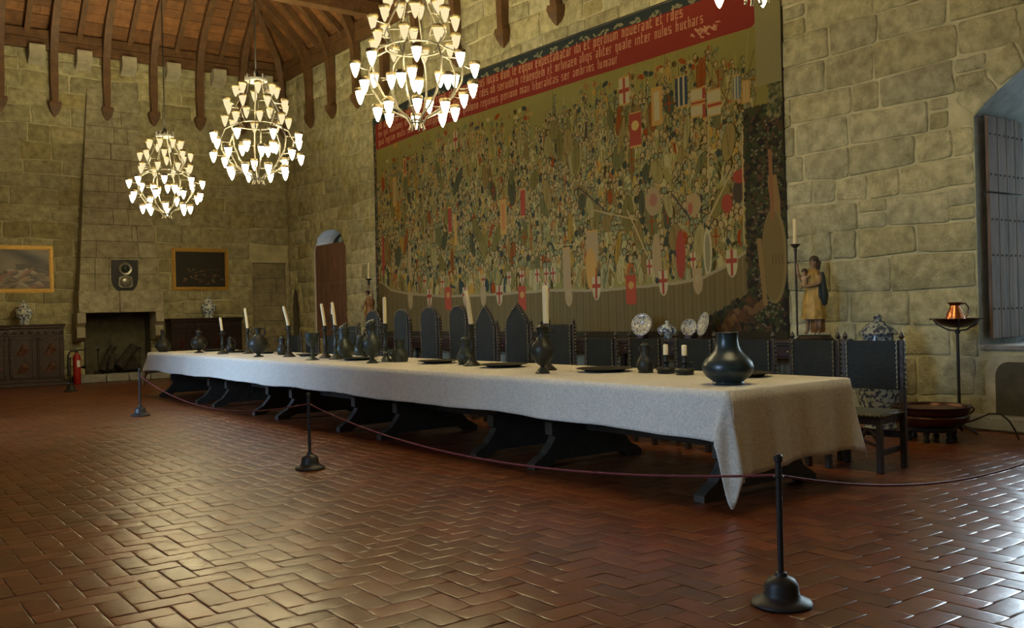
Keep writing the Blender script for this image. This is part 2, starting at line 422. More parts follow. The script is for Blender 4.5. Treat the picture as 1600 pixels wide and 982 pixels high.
def wall_block(name, op, to3, depth, m=STONE_P, back=True):
    mb = MB(); reveal(mb, op, to3, depth, back); return struct(mb.build(name, m, smooth=0, fixn=False))
wall_block('trim_1', OP_DOOR, right3, .25, m=SOOT)
wall_block('trim_2', OP_SMALL, right3, .60, m=PLASTER, back=True)
wall_block('trim_3', OP_BIG, right3, 1.35, m=STONE_G, back=False)
wall_block('trim_4', OP_L1, left3, 1.1, m=STONE_G, back=False)
wall_block('trim_5', OP_L2, left3, 1.1, m=STONE_G, back=False)
# recessed blocked doorway on the back wall
mb = MB()
reveal(mb, OP_BLIND, back3, .10, True); o = struct(mb.build('trim_6', STONE_P, smooth=0, fixn=False))
mb = MB(); rs2 = np.random.RandomState(5)
for (z0, z1, cuts) in ((.0, .5, (.1, .6, 1.05)), (.5, .93, (.1, 1.05)), (.93, 1.35, (.1, .7, 1.05)), (1.35, 1.75, (.1, 1.05)), (1.75, 2.1, (.1, .5, 1.05)), (2.1, 2.5, (.1, .35, 1.05)), (2.5, 2.93, (.1, 1.05))):
    for a, b in zip(cuts[:-1], cuts[1:]):
        t = rs2.uniform(.75, 1); mb.box(-b+.008, -a-.008, .065, .12, z0+.008, z1-.008, .012, tone=(.40*t, .36*t, .23*t))
struct(mb.build('trim_7', STONE))

# ------------------------------------------------------------------ roof
def roof():
    Z0 = 8.30; rg = (XL)/2; mb = MB(); rs = np.random.RandomState(9)
    def strip(p0, p1, q0, q1, nrm, th=.02):
        t = rs.uniform(.6, 1.15); c = (.27*t, .120*t, .038*t)
        nn = Vector(nrm)*rs.uniform(0, .012)
        P = [Vector(p)+nn for p in (p0, p1, q1, q0)]; Q = [p-Vector(nrm)*th for p in P]
        mb.add(P+Q, [(0, 1, 2, 3), (7, 6, 5, 4), (0, 4, 5, 1), (1, 5, 6, 2), (2, 6, 7, 3), (3, 7, 4, 0)], c)
    bw = .17; n = int(-rg/bw)+1
    for k in range(n):
        d0, d1 = k*bw, (k+1)*bw-.006
        if d0 > -rg: break
        za, zb = Z0+d0*.95, Z0+d1*.95
        # four slopes: back, front, right, left (trimmed at the hips)
        for side in range(4):
            if side in (0, 1):
                y0, y1 = (-d0, -d1) if side == 0 else (YF+d0, YF+d1)
                a, b = XL+d0, -d0
                cuts = [a]+sorted([a+(b-a)*rs.uniform(.1, .9) for _ in range(3)])+[b]
                for c0, c1 in zip(cuts[:-1], cuts[1:]):
                    strip((c0, y0, za), (c1-.004, y0, za), (c0, y1, zb), (c1-.004, y1, zb), (0, -.7 if side == 0 else .7, -.7))
            else:
                x0, x1 = (-d0, -d1) if side == 2 else (XL+d0, XL+d1)
                a, b = YF+d0, -d0
                cuts = [a]+sorted([a+(b-a)*rs.uniform(.05, .95) for _ in range(5)])+[b]
                for c0, c1 in zip(cuts[:-1], cuts[1:]):
                    strip((x0, c0, za), (x0, c1-.004, za), (x1, c0, zb), (x1, c1-.004, zb), (-.7 if side == 2 else .7, 0, -.7))
    struct(mb.build('ceiling', BOARD, smooth=0))
    sh = MB(); zr = Z0+.12; zt = zr-rg*.95
    A = [(XL-.3, YF-.3, zr), (.3, YF-.3, zr), (.3, .3, zr), (XL-.3, .3, zr)]; B = [(rg, YF-rg, zt), (rg, rg, zt)]
    sh.add(A+B, [(0, 1, 4), (1, 2, 5, 4), (2, 3, 5), (3, 0, 4, 5)]); struct(sh.build('trim_8', BEAM, smooth=0, fixn=False))
roof()
ZB0, ZB1 = 7.87, 8.32
for nm, bx, lab in (('wall_plate_beam', (XL, 0, -.16, .16), 'long brown timber plate beam lying along the top of the fireplace wall'),
                    ('wall_plate_beam', (-.16, .16, YF, -.16), 'long brown timber plate beam lying along the top of the tapestry wall'),
                    ):
    mb = MB(); mb.box(*bx, ZB0, ZB0+.24, .012); mb.box(bx[0]-0, bx[1], bx[2], bx[3], ZB0+.25, ZB1, .012)
    tag(mb.build(nm, BEAM), lab, 'beam')
# tie beam crossing the room
mb = MB(); mb.box(XL, -.02, -5.92, -5.62, 8.05, 8.36, .015); tag(mb.build('tie_beam', BEAM), 'big horizontal timber tie beam crossing high over the room in front of the corner', 'beam')
def brace_mesh():
    # wall post curving up into the roof; local: wall plane x=0, room towards -x
    pts = [(-.10, 6.62), (-.105, 7.1), (-.12, 7.6), (-.17, 7.95), (-.29, 8.30), (-.48, 8.62), (-.75, 8.93), (-1.15, 9.28), (-1.7, 9.75), (-2.4, 10.4)]
    mb = MB(); wv = .085; rings = []
    for k, (x, z) in enumerate(pts):
        a = pts[max(k-1, 0)]; b = pts[min(k+1, len(pts)-1)]; dx, dz = b[0]-a[0], b[1]-a[1]; L = math.hypot(dx, dz); nx, nz = -dz/L, dx/L
        t = .085 if z < 8 else .10
        ww = wv*(.8 if k == 0 else 1)
        rings.append([(x-nx*t, -ww, z-nz*t), (x+nx*t, -ww, z+nz*t), (x+nx*t, ww, z+nz*t), (x-nx*t, ww, z-nz*t)])
    vs = [p for r in rings for p in r]; fs = [(0, 1, 2, 3), tuple(len(vs)-4+i for i in (3, 2, 1, 0))]
    for k in range(len(rings)-1):
        for i in range(4): fs.append((4*k+i, 4*k+(i+1) % 4, 4*k+4+(i+1) % 4, 4*k+4+i))
    mb.add(vs, fs); return mb
def make_brace(loc, rz, lab, grp):
    t = thing('arched_roof_brace', loc, lab, 'roof brace', grp, rz)
    brace_mesh().build('curved_post', BEAM, t)
    p = MB(); R4 = [(.125, 6.66), (.135, 6.58), (.105, 6.48), (.06, 6.38), (.012, 6.31)]
    vs = []; 
    for r, z in R4: vs += [(-.10-r*.85+.0, -r, z), (-.10+min(r*.85, .095), -r, z), (-.10+min(r*.85, .095), r, z), (-.10-r*.85, r, z)]
    fs = [(3, 2, 1, 0), (16, 17, 18, 19)]
    for k in range(4):
        for i in range(4): fs.append((4*k+i, 4*k+(i+1) % 4, 4*k+4+(i+1) % 4, 4*k+4+i))
    p.add(vs, fs); p.build('pointed_pendant', BEAM, t)
    return t
G1, G2 = 'arched braces along the fireplace wall', 'arched braces along the tapestry wall'
bx = [-8.06, -6.93, -5.80, -4.64, -3.53, -2.38, -1.25]
hints = ['', 'cut by the left picture edge', 'left of the fireplace wall crack', 'just left of the leftmost chandelier rod and left of centre', 'over the fireplace, left of the leftmost chandelier', 'between the left and middle chandeliers', 'behind the middle chandelier']
b0 = None
for i, X in enumerate(bx):
    lab = 'arched timber brace on the fireplace wall, '+(['out of view beyond the picture', 'leftmost one at the picture edge', 'second from the left picture edge', 'third from the left, right of the wall crack', 'just left of the leftmost chandelier rod', 'between the left and the middle chandelier', 'behind the middle chandelier'][i])
    if i == 0: continue
    if b0 is None: b0 = make_brace((X, 0, 0), R_(90), lab, G1)
    else: dup(b0, (X, 0, 0), lab, G1)
for i, Y in enumerate([-1.80, -3.08, -4.42, -5.78, -7.20, -8.69, -10.26, -11.81]):
    lab = 'arched timber brace on the tapestry wall, '+['first from the corner', 'second from the corner', 'third from the corner, left of the largest chandelier', 'behind the left edge of the largest chandelier', 'behind the middle of the largest chandelier', 'behind the right edge of the largest chandelier', 'first one clear right of the largest chandelier', 'short tip at the top edge above the tapestry'][i]
    dup(b0, (0, Y, 0), lab, G2, rz=0)
hb = make_brace((-.02, -.02, 0), R_(45), 'diagonal timber brace standing in the corner of the two stone walls', None)
del hb['category']; hb['category'] = 'roof brace'
def rafter(name, side, c, w_, lab, grp, d1=2.6, cat='rafter'):
    mb = MB(); Z0 = 8.30
    p0, p1 = (0.02, Z0-.02*.95-.10), (d1, Z0+d1*.95-.10)
    t = .09
    prof = [(p0[0], p0[1]-t), (p1[0], p1[1]-t), (p1[0], p1[1]+.09), (p0[0], p0[1]+.09)]
    if side == 'back': mb.prism([(-d, z) for d, z in prof], 'x', c-w_, c+w_)
    else: mb.prism([(-d, z) for d, z in prof], 'y', c-w_, c+w_)
    return tag(mb.build(name, BEAM, smooth=0), lab, cat, grp)
for i in range(6):
    X = -7.5+i*1.14
    rafter('roof_rafter', 'back', X, .06, 'timber rafter running up the boarded roof over the fireplace wall', 'rafters over the fireplace wall', d1=min(2.6, max(.5, -X-.1)))
for i, Y in enumerate([-1.2, -2.45, -3.75, -5.1, -6.5, -7.95, -9.5]):
    rafter('roof_rafter', 'right', Y, .06, 'timber rafter running up the boarded roof over the tapestry wall', 'rafters over the tapestry wall', d1=min(2.6, max(.5, -Y-.1)))
# hip rafter
mb = MB(); mb.prism([(.05, 8.1), (3.6, 8.1+3.6*.67), (3.6, 8.35+3.6*.67), (.05, 8.35)], 'y', -.09, .09)
mb.move(Matrix.Rotation(R_(225), 4, 'Z')); tag(mb.build('hip_rafter', BEAM, smooth=0), 'diagonal hip rafter rising from the corner of the two stone walls', 'rafter')
# stone corbels under the plate on the fireplace wall
cb = [(-6.17, 'leftmost corbel, beside the picture edge'), (-5.15, 'second from the left, above the wall crack'), (-4.13, 'third corbel from the left'), (-3.06, 'corbel beside the leftmost chandelier rod'), (-1.89, 'corbel just left of the middle chandelier'), (-.63, 'rightmost corbel, behind the middle chandelier crown')]
for i, (X, l) in enumerate(cb):
    mb = MB(); mb.prism([(0, 7.50), (-.05, 7.50), (-.30, 7.66), (-.30, 7.93), (0, 7.93)], 'x', -.17, .17)
    o = mb.build('stone_corbel', STONE_P, loc=(X, 0, 0), smooth=0); tag(o, 'grey stone corbel jutting under the timber plate, '+l, 'corbel', 'stone corbels under the plate beam')

# ------------------------------------------------------------------ fireplace
fp = thing('fireplace', (-4.47, 0, 0), 'stone fireplace with tapering hood set in the back wall', 'fireplace')
mb = MB()   # hood: tapering from mantel up to nothing
hb_ = [(-.98, -.0, 2.18), (.90, 0, 2.18), (.90, -.48, 2.18), (-.98, -.48, 2.18)]; ht = [(-.60, -.0, 7.15), (.55, 0, 7.15), (.55, -.06, 7.15), (-.60, -.06, 7.15)]
rs3 = np.random.RandomState(21); zz = [2.18+i*.40 for i in range(12)]+[7.15]
for z0, z1 in zip(zz[:-1], zz[1:]):
    def L(t): t = (t-2.18)/(7.15-2.18); return (-.98+.38*t, .90-.35*t, -.48+.42*t)
    a, b = L(z0), L(z1); cuts = [0]+sorted(rs3.uniform(.15, .85, 2))+[1]
    for c0, c1 in zip(cuts[:-1], cuts[1:]):
        q = lambda s, c: s[0]+(s[1]-s[0])*c
        e = .005 ; t = rs3.uniform(.85, 1.03); tn = (.44*t, .41*t, .275*t)
        vs = [(q(a, c0)+e, 0, z0+e), (q(a, c1)-e, 0, z0+e), (q(a, c1)-e, a[2], z0+e), (q(a, c0)+e, a[2], z0+e),
              (q(b, c0)+e, 0, z1-e), (q(b, c1)-e, 0, z1-e), (q(b, c1)-e, b[2], z1-e), (q(b, c0)+e, b[2], z1-e)]
        mb.add(vs, [(0, 1, 2, 3), (7, 6, 5, 4), (0, 4, 5, 1), (1, 5, 6, 2), (2, 6, 7, 3), (3, 7, 4, 0)], tn)
mb.build('hood', STONE, fp, smooth=0)
mb = MB(); mb.box(-1.01, -.10, -.56, 0, 1.66, 2.18, .015, tone=(.46, .43, .30)); mb.box(-.09, .93, -.56, 0, 1.66, 2.18, .015, tone=(.43, .40, .28)); mb.build('mantel', STONE, fp)
for s, x0, x1 in ((-1, -1.05, -.86), (1, .74, .93)):
    mb = MB(); pr = [(0, .98), (-.30, .98), (-.48, 1.08), (-.50, 1.28), (-.42, 1.33), (-.56, 1.42), (-.56, 1.66), (0, 1.66)]
    mb.prism(pr, 'x', x0, x1); mb.build('console', STONE_P, fp, smooth=30)
mb = MB(); mb.box(-.92, .88, .55, .65, 0, 2.2); mb.box(-1.0, -.78, 0.0, .6, 0, 2.2); mb.box(.76, .9, 0.0, .6, 0, 2.2); mb.box(-.92, .88, 0, .65, 2.1, 2.2); mb.build('firebox', SOOT, fp, smooth=0)
mb = MB(); mb.box(-.92, .88, 0.0, .55, 0, .17); mb.build('firebox_floor', SOOT, fp, smooth=0)
mb = MB(); xs = [-1.08, -.42, .10, .60, 1.1]
for a, b in zip(xs[:-1], xs[1:]): mb.box(a+.006, b-.006, -.49, 0.0, 0, .185, .02)
mb.build('hearth_slab', STONE_G, fp)
for i, X in enumerate((-4.98, -4.02)):
    t = thing('andiron', (X, -.10, .185), 'iron fire dog with tall upright, '+('left' if i == 0 else 'right')+' one in the fireplace', 'andiron', 'pair of fire dogs')
    mb = MB(); mb.lathe([(.012, .05), (.018, .08), (.012, .12), (.012, .52), (.02, .54), (.012, .56), (.055, .585), (.055, .60), (.01, .61)], 12); mb.build('upright', IRON, t)
    mb = MB(); mb.tube([(-.10, -.1, 0.008), (-.06, -.05, .04), (0, 0, .06), (.06, -.05, .04), (.10, -.1, 0.008)], .011); mb.tube([(0, 0, .06), (0, .4, .06), (0, .42, -.0)], .012); mb.build('foot', IRON, t)
for i, (x0, y0, z0, x1, y1, z1, r, l) in enumerate([(-4.88, -.02, .26, -4.55, .25, .84, .085, 'thick dark log leaning up in the fireplace, left one'), (-4.74, -.24, .27, -4.64, -.06, .62, .075, 'pale ended log leaning in front of the others in the fireplace'),
                                             (-4.50, .0, .33, -4.08, .2, .80, .12, 'big dark log leaning on the right in the fireplace'), (-4.66, .28, .27, -3.90, .30, .30, .08, 'log lying flat across the back of the fireplace')]):
    mb = MB(); a = Vector((x0, y0, z0)); b = Vector((x1, y1, z1)); n = 9; pts = [a.lerp(b, k/n)+Vector((rs3.normal(0, .006), rs3.normal(0, .006), rs3.normal(0, .006))) for k in range(n+1)]
    mb.tube([p-a for p in pts], [r*rs3.uniform(.9, 1.1) for _ in pts], 12); tag(mb.build('firewood_log', LOG, loc=a), l, 'log', 'logs in the fireplace')

# ------------------------------------------------------------------ framed paintings
def canvas_paint(w_, h_, kind):
    nx, nz = 150, int(150*h_/w_); img = np.zeros((nz, nx, 3)); rs = np.random.RandomState(4 if kind == 'fish' else 8)
    Z, X = np.mgrid[0:nz, 0:nx]; X = X/nx; Z = Z/nz
    if kind == 'fish':
        base = np.array([.16, .125, .085]); img[:] = base*.55
        cloud = np.clip(np.sin(X*9+np.sin(Z*7)*2)*.3+np.sin(Z*11+X*4)*.2+.6, 0, 1.2)
        img[:] = (np.array([.22, .185, .13])*cloud[..., None])*(Z > .45)[..., None]+img*(Z <= .45)[..., None]
        img[(Z < .62) & (Z > .38) & (X > .45+.3*(.62-Z))] = (.06, .05, .03)
        blobs = [(rs.uniform(.0, 1), rs.uniform(.04, .45), rs.uniform(.05, .15), rs.uniform(.02, .045), rs.uniform(-.5, .8)) for _ in range(60)]
        cols = [(.34, .25, .16), (.22, .17, .11), (.30, .15, .09), (.12, .1, .08), (.4, .33, .24)]
    else:
        img[:] = (.016, .014, .010)
        blobs = [(rs.normal(.55, .2), rs.uniform(.1, .5), rs.uniform(.02, .06), rs.uniform(.012, .03), rs.uniform(-1, 1)) for _ in range(34)]
        cols = [(.09, .045, .02), (.16, .10, .05), (.06, .03, .02), (.10, .09, .05)]
    for k, (cx, cz, a, b, an) in enumerate(blobs):
        dx = (X-cx); dz = (Z-cz)*h_/w_; u = dx*math.cos(an)+dz*math.sin(an); v = -dx*math.sin(an)+dz*math.cos(an)
        q = (u/a)**2+(v/b)**2; m = q < 1; c = np.array(cols[k % len(cols)])
        img[m] = (c*(1.15-.6*np.clip(v[m]/b*-.5+.5, 0, 1))[..., None])
    return img
def grid_mesh(name, img, to3, m, parent=None, attr='paint', loc=None):
    nz, nx = img.shape[:2]; V = np.array([[to3(i/(nx-1), j/(nz-1)) for i in range(nx)] for j in range(nz)], 'f').reshape(-1, 3)
    idx = np.arange(nz*nx).reshape(nz, nx); F = np.stack([idx[:-1, :-1], idx[:-1, 1:], idx[1:, 1:], idx[1:, :-1]], -1).reshape(-1, 4)
    me = bpy.data.meshes.new(name); me.from_pydata(V.tolist(), [], F.tolist())
    at = me.color_attributes.new(attr, 'FLOAT_COLOR', 'POINT'); c = np.ones((nz*nx, 4), 'f'); c[:, :3] = img.reshape(-1, 3); at.data.foreach_set('color', c.ravel())
    me.materials.append(m); o = bpy.data.objects.new(name, me); COL.objects.link(o)
    if parent: o.parent = parent
    if loc is not None: o.location = loc
    return o
CANVAS = mat('oil_canvas', rough=.45, attr='paint')
def picture(x0, x1, z0, z1, fw, kind, lab, gold=GOLD):
    t = thing('framed_painting', ((x0+x1)/2, 0, z0), lab, 'painting'); w_ = (x1-x0)/2; h = z1-z0
    mb = MB()
    for k, (o_, i_, y) in enumerate([(0, .3, -.05), (.3, .75, -.075), (.75, 1, -.055)]):
        a, b = o_*fw, i_*fw
        for bx_ in ((-w_+a, w_-a, a, b), (-w_+a, w_-a, h-b, h-a)): mb.box(bx_[0], bx_[1], y, 0-.018, bx_[2], bx_[3], .004)
        for bx_ in ((-w_+a, -w_+b), (w_-b, w_-a)): mb.box(bx_[0], bx_[1], y+.001, -.018, a, h-a, .004)
    mb.build('frame', gold, t)
    mb = MB(); mb.box(-w_+.01, w_-.01, -.032, -.014, .01, h-.01); mb.build('backing', DWOOD, t)
    grid_mesh('canvas', canvas_paint(w_*2, h, kind), lambda u, v: (-w_+fw*.9+(2*w_-1.8*fw)*u, -.036, fw*.9+(h-1.8*fw)*v), CANVAS, t)
    return t
picture(-7.40, -5.90, 2.155, 3.26, .10, 'fish', 'gold framed painting of a heap of fish, on the left above the carved cabinet')
picture(-3.17, -1.71, 2.19, 3.28, .095, 'dark', 'gold framed dark still life hanging above the right dark chest')

# black shield shaped board with helmet and breastplate
t = thing('armour_trophy', (-4.42, -.40, 2.10), 'black shield shaped board with small helmet and breastplate above the fireplace', 'trophy')
sh = [(-.30, .83), (.30, .83), (.30, .38)]+[(.30*math.cos(a), .36-.34*math.sin(a)) for a in [PI*k/12 for k in range(1, 12)]]+[(-.30, .38)]
mb = MB(); mb.prism(sh, 'y', -.035, .0); mb.build('board', BLACK, t, smooth=0)
mb = MB(); mb.lathe([(.10, 0), (.155, .0), (.165, .02), (.15, .04), (.11, .03)], 28); mb.move(Matrix.Translation((0, -.035, .62)) @ Matrix.Rotation(R_(90), 4, 'X')); mb.build('ruff_ring', mat('aged_steel', (.30, .29, .24), rough=.35, metal=.7, noise_s=20, noise_a=.3), t)
mb = MB(); mb.ball((0, -.07, .62), .10, 16, 10); mb.tube([(0, -.17, .55), (0, -.18, .62), (0, -.17, .70)], .014, 8); mb.build('helmet', PEWT, t)
mb = MB(); pr = [(-.11, .16), (-.17, .20), (-.15, .42), (-.07, .45), (.07, .45), (.15, .42), (.17, .20), (.11, .16)]
mb.prism(pr, 'y', -.10, -.035); mb.ball((0, -.095, .30), .13, 14, 8, sy=.35); mb.build('breastplate', bpy.data.materials['aged_steel'], t)
# keep the trophy against the sloping hood
t.location = (-4.42, -.445, 2.10); t.rotation_euler = (R_(4.8), 0, 0)

# ------------------------------------------------------------------ small arched window and gothic door in the tapestry wall
t = thing('wooden_shutter', (.06, -2.52, .88), 'tall reddish plank shutter closing the small arched window', 'shutter')
for nm, z0, z1 in (('upper_leaf', 1.403, 2.40), ('lower_leaf', -.01, 1.40)):
    mb = MB()
    for k in range(5):
        a = .915-(k+1)*.366; mb.box(-.02, .02, a+.002, a+.364, z0, z1, .004)
    mb.box(.02, .045, -.88, .88, z0+.12, z0+.22, .004); mb.box(.02, .045, -.88, .88, z1-.22, z1-.12, .004); mb.build(nm, SHUT, t)
mb = MB()
for z in (.25, .9, 1.6, 2.15): mb.tube([(-.03, -.92, z), (-.03, -.92, z+.10)], .02, 8)
mb.build('hinge', IRON, t)
def window(name, X, Yc, w_, z0, z1, prof_op, to3, depth, n):
    mb = MB(); a, b, zz0, prof = prof_op; loop = [(a, zz0)]+list(prof)+[(b, zz0)]
    mb.add([to3(p[0], p[1], -depth) for p in loop], [tuple(range(len(loop)))]); o = struct(mb.build(name, GLASS, smooth=0, fixn=False))
    fr = MB(); k = len(loop)
    pts = [to3(p[0], p[1], -depth+.02) for p in loop]; fr.tube(pts+[pts[0]], .035, 6)
    zt = max(p[1] for p in prof)
    for i in range(1, n):
        u = a+(b-a)*i/n; zl = [p[1] for p in prof if abs(p[0]-u) < (b-a)/len(prof)]; fr.tube([to3(u, zz0, -depth+.02), to3(u, max(zl) if zl else zt, -depth+.02)], .014 if i != n//2 else .035, 6)
    z = zz0+.3
    while z < prof[0][1]: fr.tube([to3(a, z, -depth+.02), to3(b, z, -depth+.02)], .012, 6); z += .3
    f = fr.build('window_frame', IRON, o, smooth=40); return o
window('window_1', 0, 0, 0, 0, 0, OP_SMALL, right3, .55, 6)
window('window_2', 0, 0, 0, 0, 0, OP_BIG, right3, 1.25, 8)
window('window_3', 0, 0, 0, 0, 0, OP_L1, left3, 1.0, 8)
window('window_4', 0, 0, 0, 0, 0, OP_L2, left3, 1.0, 8)
mb = MB(); mb.prism([(-p[0], p[1]) for p in [(OP_DOOR[0], 0.0)]+[(q[0]+0, q[1]-.02) for q in OP_DOOR[3]]+[(OP_DOOR[1], 0.0)]], 'x', .16, .22); o = struct(mb.build('door_1', DWOOD, smooth=0))
# big window shutters folded back on the jamb
t = thing('folded_shutter', (.11, -18.93, .96), 'weathered grey plank shutter folded back inside the big window recess', 'shutter')
for nm, z0, z1 in (('upper_leaf', 1.66, 2.50), ('lower_leaf', .02, 1.64)):
    mb = MB()
    for k in range(4):
        a = .0+k*.205; mb.box(a, a+.200, -.02, .02, z0, z1, .006)
    mb.build(nm, SHUTG, t)
mb = MB()
for z in (.35, .95, 1.35, 1.85, 2.3):
    for k in range(8): mb.ball((.04+k*.105, -.022, z), .011, 6, 4)
mb.build('nail_rows', IRON, t)
# step, sill and niche under the big window
mb = MB(); mb.box(-.26, 0.03, -21.6, -18.15, 0, .155, .02); struct(mb.build('trim_9', STONE_G))
mb = MB(); mb.box(-.04, 1.3, -21.15, -18.86, .86, .915, .012); struct(mb.build('trim_10', STONE_G))
t = thing('stone_niche', (0, -19.95, .155), 'dark arched stone niche under the big window sill', 'niche')
ns = [(-.92, 0)]+[(-.92+.14*(1-math.cos(a)), .42+.16*math.sin(a)) for a in [PI/2*k/6 for k in range(7)]]+[(.92-.14*(1-math.cos(a)), .42+.16*math.sin(a)) for a in [PI/2*k/6 for k in range(6, -1, -1)]]+[(.92, 0)]
mb = MB(); n = len(ns); o2 = [(p*1.12, z*1.12 if z > 0 else 0) for p, z in ns]
mb.add([(-.035, p, z) for p, z in ns]+[(-.035, p, z) for p, z in o2]+[(0, p, z) for p, z in o2]+[(-.0, p, z) for p, z in ns], [(i, i+1, n+i+1, n+i) for i in range(n-1)]+[(n+i, n+i+1, 2*n+i+1, 2*n+i) for i in range(n-1)]+[(3*n+i, 3*n+i+1, i+1, i) for i in range(n-1)])
mb.build('arch_surround', STONE_P, t, smooth=30)
mb = MB(); mb.prism(ns, 'x', -.034, -.020); mb.build('recess', mat('painted_niche_shade', (.075, .07, .05), rough=.95, noise_s=5, noise_a=.4), t, smooth=0)  # flat panel before the wall, its dark colour stands for the niche's shade

# ------------------------------------------------------------------ tapestry
def tapestry():
    U0, U1, V0 = 5.08, 16.36, .965
    NX = 1310; zs = np.concatenate([np.linspace(V0, 5.10, 440, endpoint=False), np.linspace(5.10, 6.0, 112)]); NZ = len(zs)
    DX = (U1-U0)/NX; DZ = np.gradient(zs)
    img = np.zeros((NZ, NX, 3)); rs = np.random.RandomState(2)
    UU = U0+DX*(np.arange(NX)+.5)
    img[:] = (.225, .205, .085)
    img *= (1+rs.normal(0, .05, (NZ, NX, 1)))
    # slow tone drift of the weave
    img *= (1+.08*np.sin(UU*1.3)[None, :, None]*np.cos(zs*2.1)[:, None, None])
    def T(px, py): p = onX(px, py, -.05); return -p.y, p.z
    def win(u, z, ru, rz):
        i0 = max(0, int((u-ru-U0)/DX)); i1 = min(NX, int((u+ru-U0)/DX)+2); j0 = max(0, int(np.searchsorted(zs, z-rz))); j1 = min(NZ, int(np.searchsorted(zs, z+rz))+1)
        return i0, i1, j0, j1
    def ell(u, z, ru, rz, c, an=0):
        m = max(ru, rz); i0, i1, j0, j1 = win(u, z, m, m)
        if i1 <= i0 or j1 <= j0: return
        du = UU[None, i0:i1]-u; dz = zs[j0:j1, None]-z
        a = du*math.cos(an)+dz*math.sin(an); b = -du*math.sin(an)+dz*math.cos(an)
        k = (a/ru)**2+(b/rz)**2 < 1; img[j0:j1, i0:i1][k] = c
    def rect(u0, u1, z0, z1, c):
        i0, i1 = [int(np.clip((q-U0)/DX, 0, NX)) for q in (u0, u1)]; j0, j1 = np.searchsorted(zs, (z0, z1)); img[j0:max(j1, j0), i0:max(i1, i0)] = c
    def line(u0, z0, u1, z1, wd, c):
        n = int(max(abs(u1-u0)/DX, abs(z1-z0)/.009))+1; k = max(1, int(round(wd/DX)))
        for q in range(n+1):
            t = q/n; i = int((u0+(u1-u0)*t-U0)/DX); j = int(np.searchsorted(zs, z0+(z1-z0)*t))
            if 0 <= i < NX-k and 0 <= j < NZ-1: img[j:j+max(1, k-1), i:i+k] = c
    def shield(u, z, w_, h, bg, fg, cross=True):
        rect(u-w_/2, u+w_/2, z, z+h*.5, bg); ell(u, z, w_/2, h*.5, bg)
        if cross: rect(u-w_*.12, u+w_*.12, z-h*.45, z+h*.5, fg); rect(u-w_/2, u+w_/2, z+h*.02, z+h*.18, fg)
        else: ell(u, z+h*.1, w_*.28, h*.18, fg)
    CR = (.36, .31, .17); RD = (.25, .050, .028); NV = (.035, .05, .065); OC = (.37, .22, .06); TN = (.29, .21, .10); GR = (.14, .16, .095); BL = (.10, .14, .15); DK = (.06, .045, .03)
    pal = [CR, CR, TN, OC, GR, GR, (.13, .14, .09), DK, NV, TN, (.26, .22, .11), (.20, .17, .08), (.25, .14, .06), (.17, .13, .06), (.30, .10, .05), (.24, .24, .16), (.28, .25, .14), (.33, .28, .15)]
    hull = [T(*p) for p in ((598, 440), (612, 452), (640, 458), (700, 462), (782, 458), (860, 452), (940, 452), (1000, 446), (1060, 440), (1100, 432), (1135, 414), (1165, 392), (1205, 372))]
    hu = [p[0] for p in hull]; hz = [p[1] for p in hull]
    top = [T(*p) for p in ((596, 285), (700, 235), (860, 195), (1000, 150), (1100, 120), (1190, 110))]
    tu = [p[0] for p in top]; tz = [p[1] for p in top]
    # thin masts, flags and crosses against the sky
    for k in range(150):
        u = rs.uniform(U0+.3, U1-.6); zt = np.interp(u, tu, tz); h = rs.uniform(.05, .55)
        line(u, zt-.5, u+rs.normal(0, .02), min(zt+h, 5.15), .012, pal[rs.randint(1, 12)])
        q = rs.rand(); z = min(zt+h, 5.10)
        if q < .25: line(u-.05, z, u+.05, z, .015, RD); line(u, z-.05, u, z+.05, .015, RD)
        elif q < .5: ell(u, z-.06, .05, .045, pal[rs.randint(0, 13)])
        elif q < .8: ell(u+.06, z-.05, .08, .04, [RD, CR, NV, GR][rs.randint(4)], rs.uniform(-.6, .6))
    # ship castles with rigging
    for k in range(9):
        u = U0+.9+k*1.08+rs.normal(0, .15); zt = np.interp(u, tu, tz)+.25
        for q in np.linspace(-.28, .28, 6): line(u, zt+.45, u+q, zt-.35, .008, (.22, .15, .07))
        ell(u, zt+.40, .08, .06, [OC, RD, NV][k % 3])
    # the crowd, far rows first
    def fig(u, z, s):
        b = pal[rs.randint(len(pal))]; b2 = pal[rs.randint(len(pal))]
        ell(u, z, .055*s, .15*s, b, rs.normal(0, .15)); ell(u+rs.normal(0, .02), z-.02, .025*s, .11*s, b2)
        for q in range(4): line(u+rs.normal(0, .03)*s, z-.12*s, u+rs.normal(0, .04)*s, z+.1*s, .009, DK if rs.rand() < .55 else CR)
        ell(u+.03*s, z+.03*s, .07*s, .018*s, b2, rs.uniform(-1.2, 1.2))
        hc = (.34, .25, .15) if rs.rand() < .5 else ((.20, .20, .14) if rs.rand() < .75 else NV)
        ell(u, z+.185*s, .036*s, .045*s, DK); ell(u+.004, z+.18*s, .028*s, .037*s, hc)
        if rs.rand() < .25: ell(u+.05*s, z-.04*s, .05*s, .09*s, [RD, OC, CR, TN, NV][rs.randint(5)], rs.normal(0, .2))
    pts = []
    for k in range(2300):
        u = rs.uniform(U0+.12, U1-.45); t = rs.rand(); za = np.interp(u, hu, hz)+.12; zb = np.interp(u, tu, tz)+rs.uniform(-.1, .25)
        pts.append((za+(zb-za)*t, u, t))
    pts.sort(reverse=True)
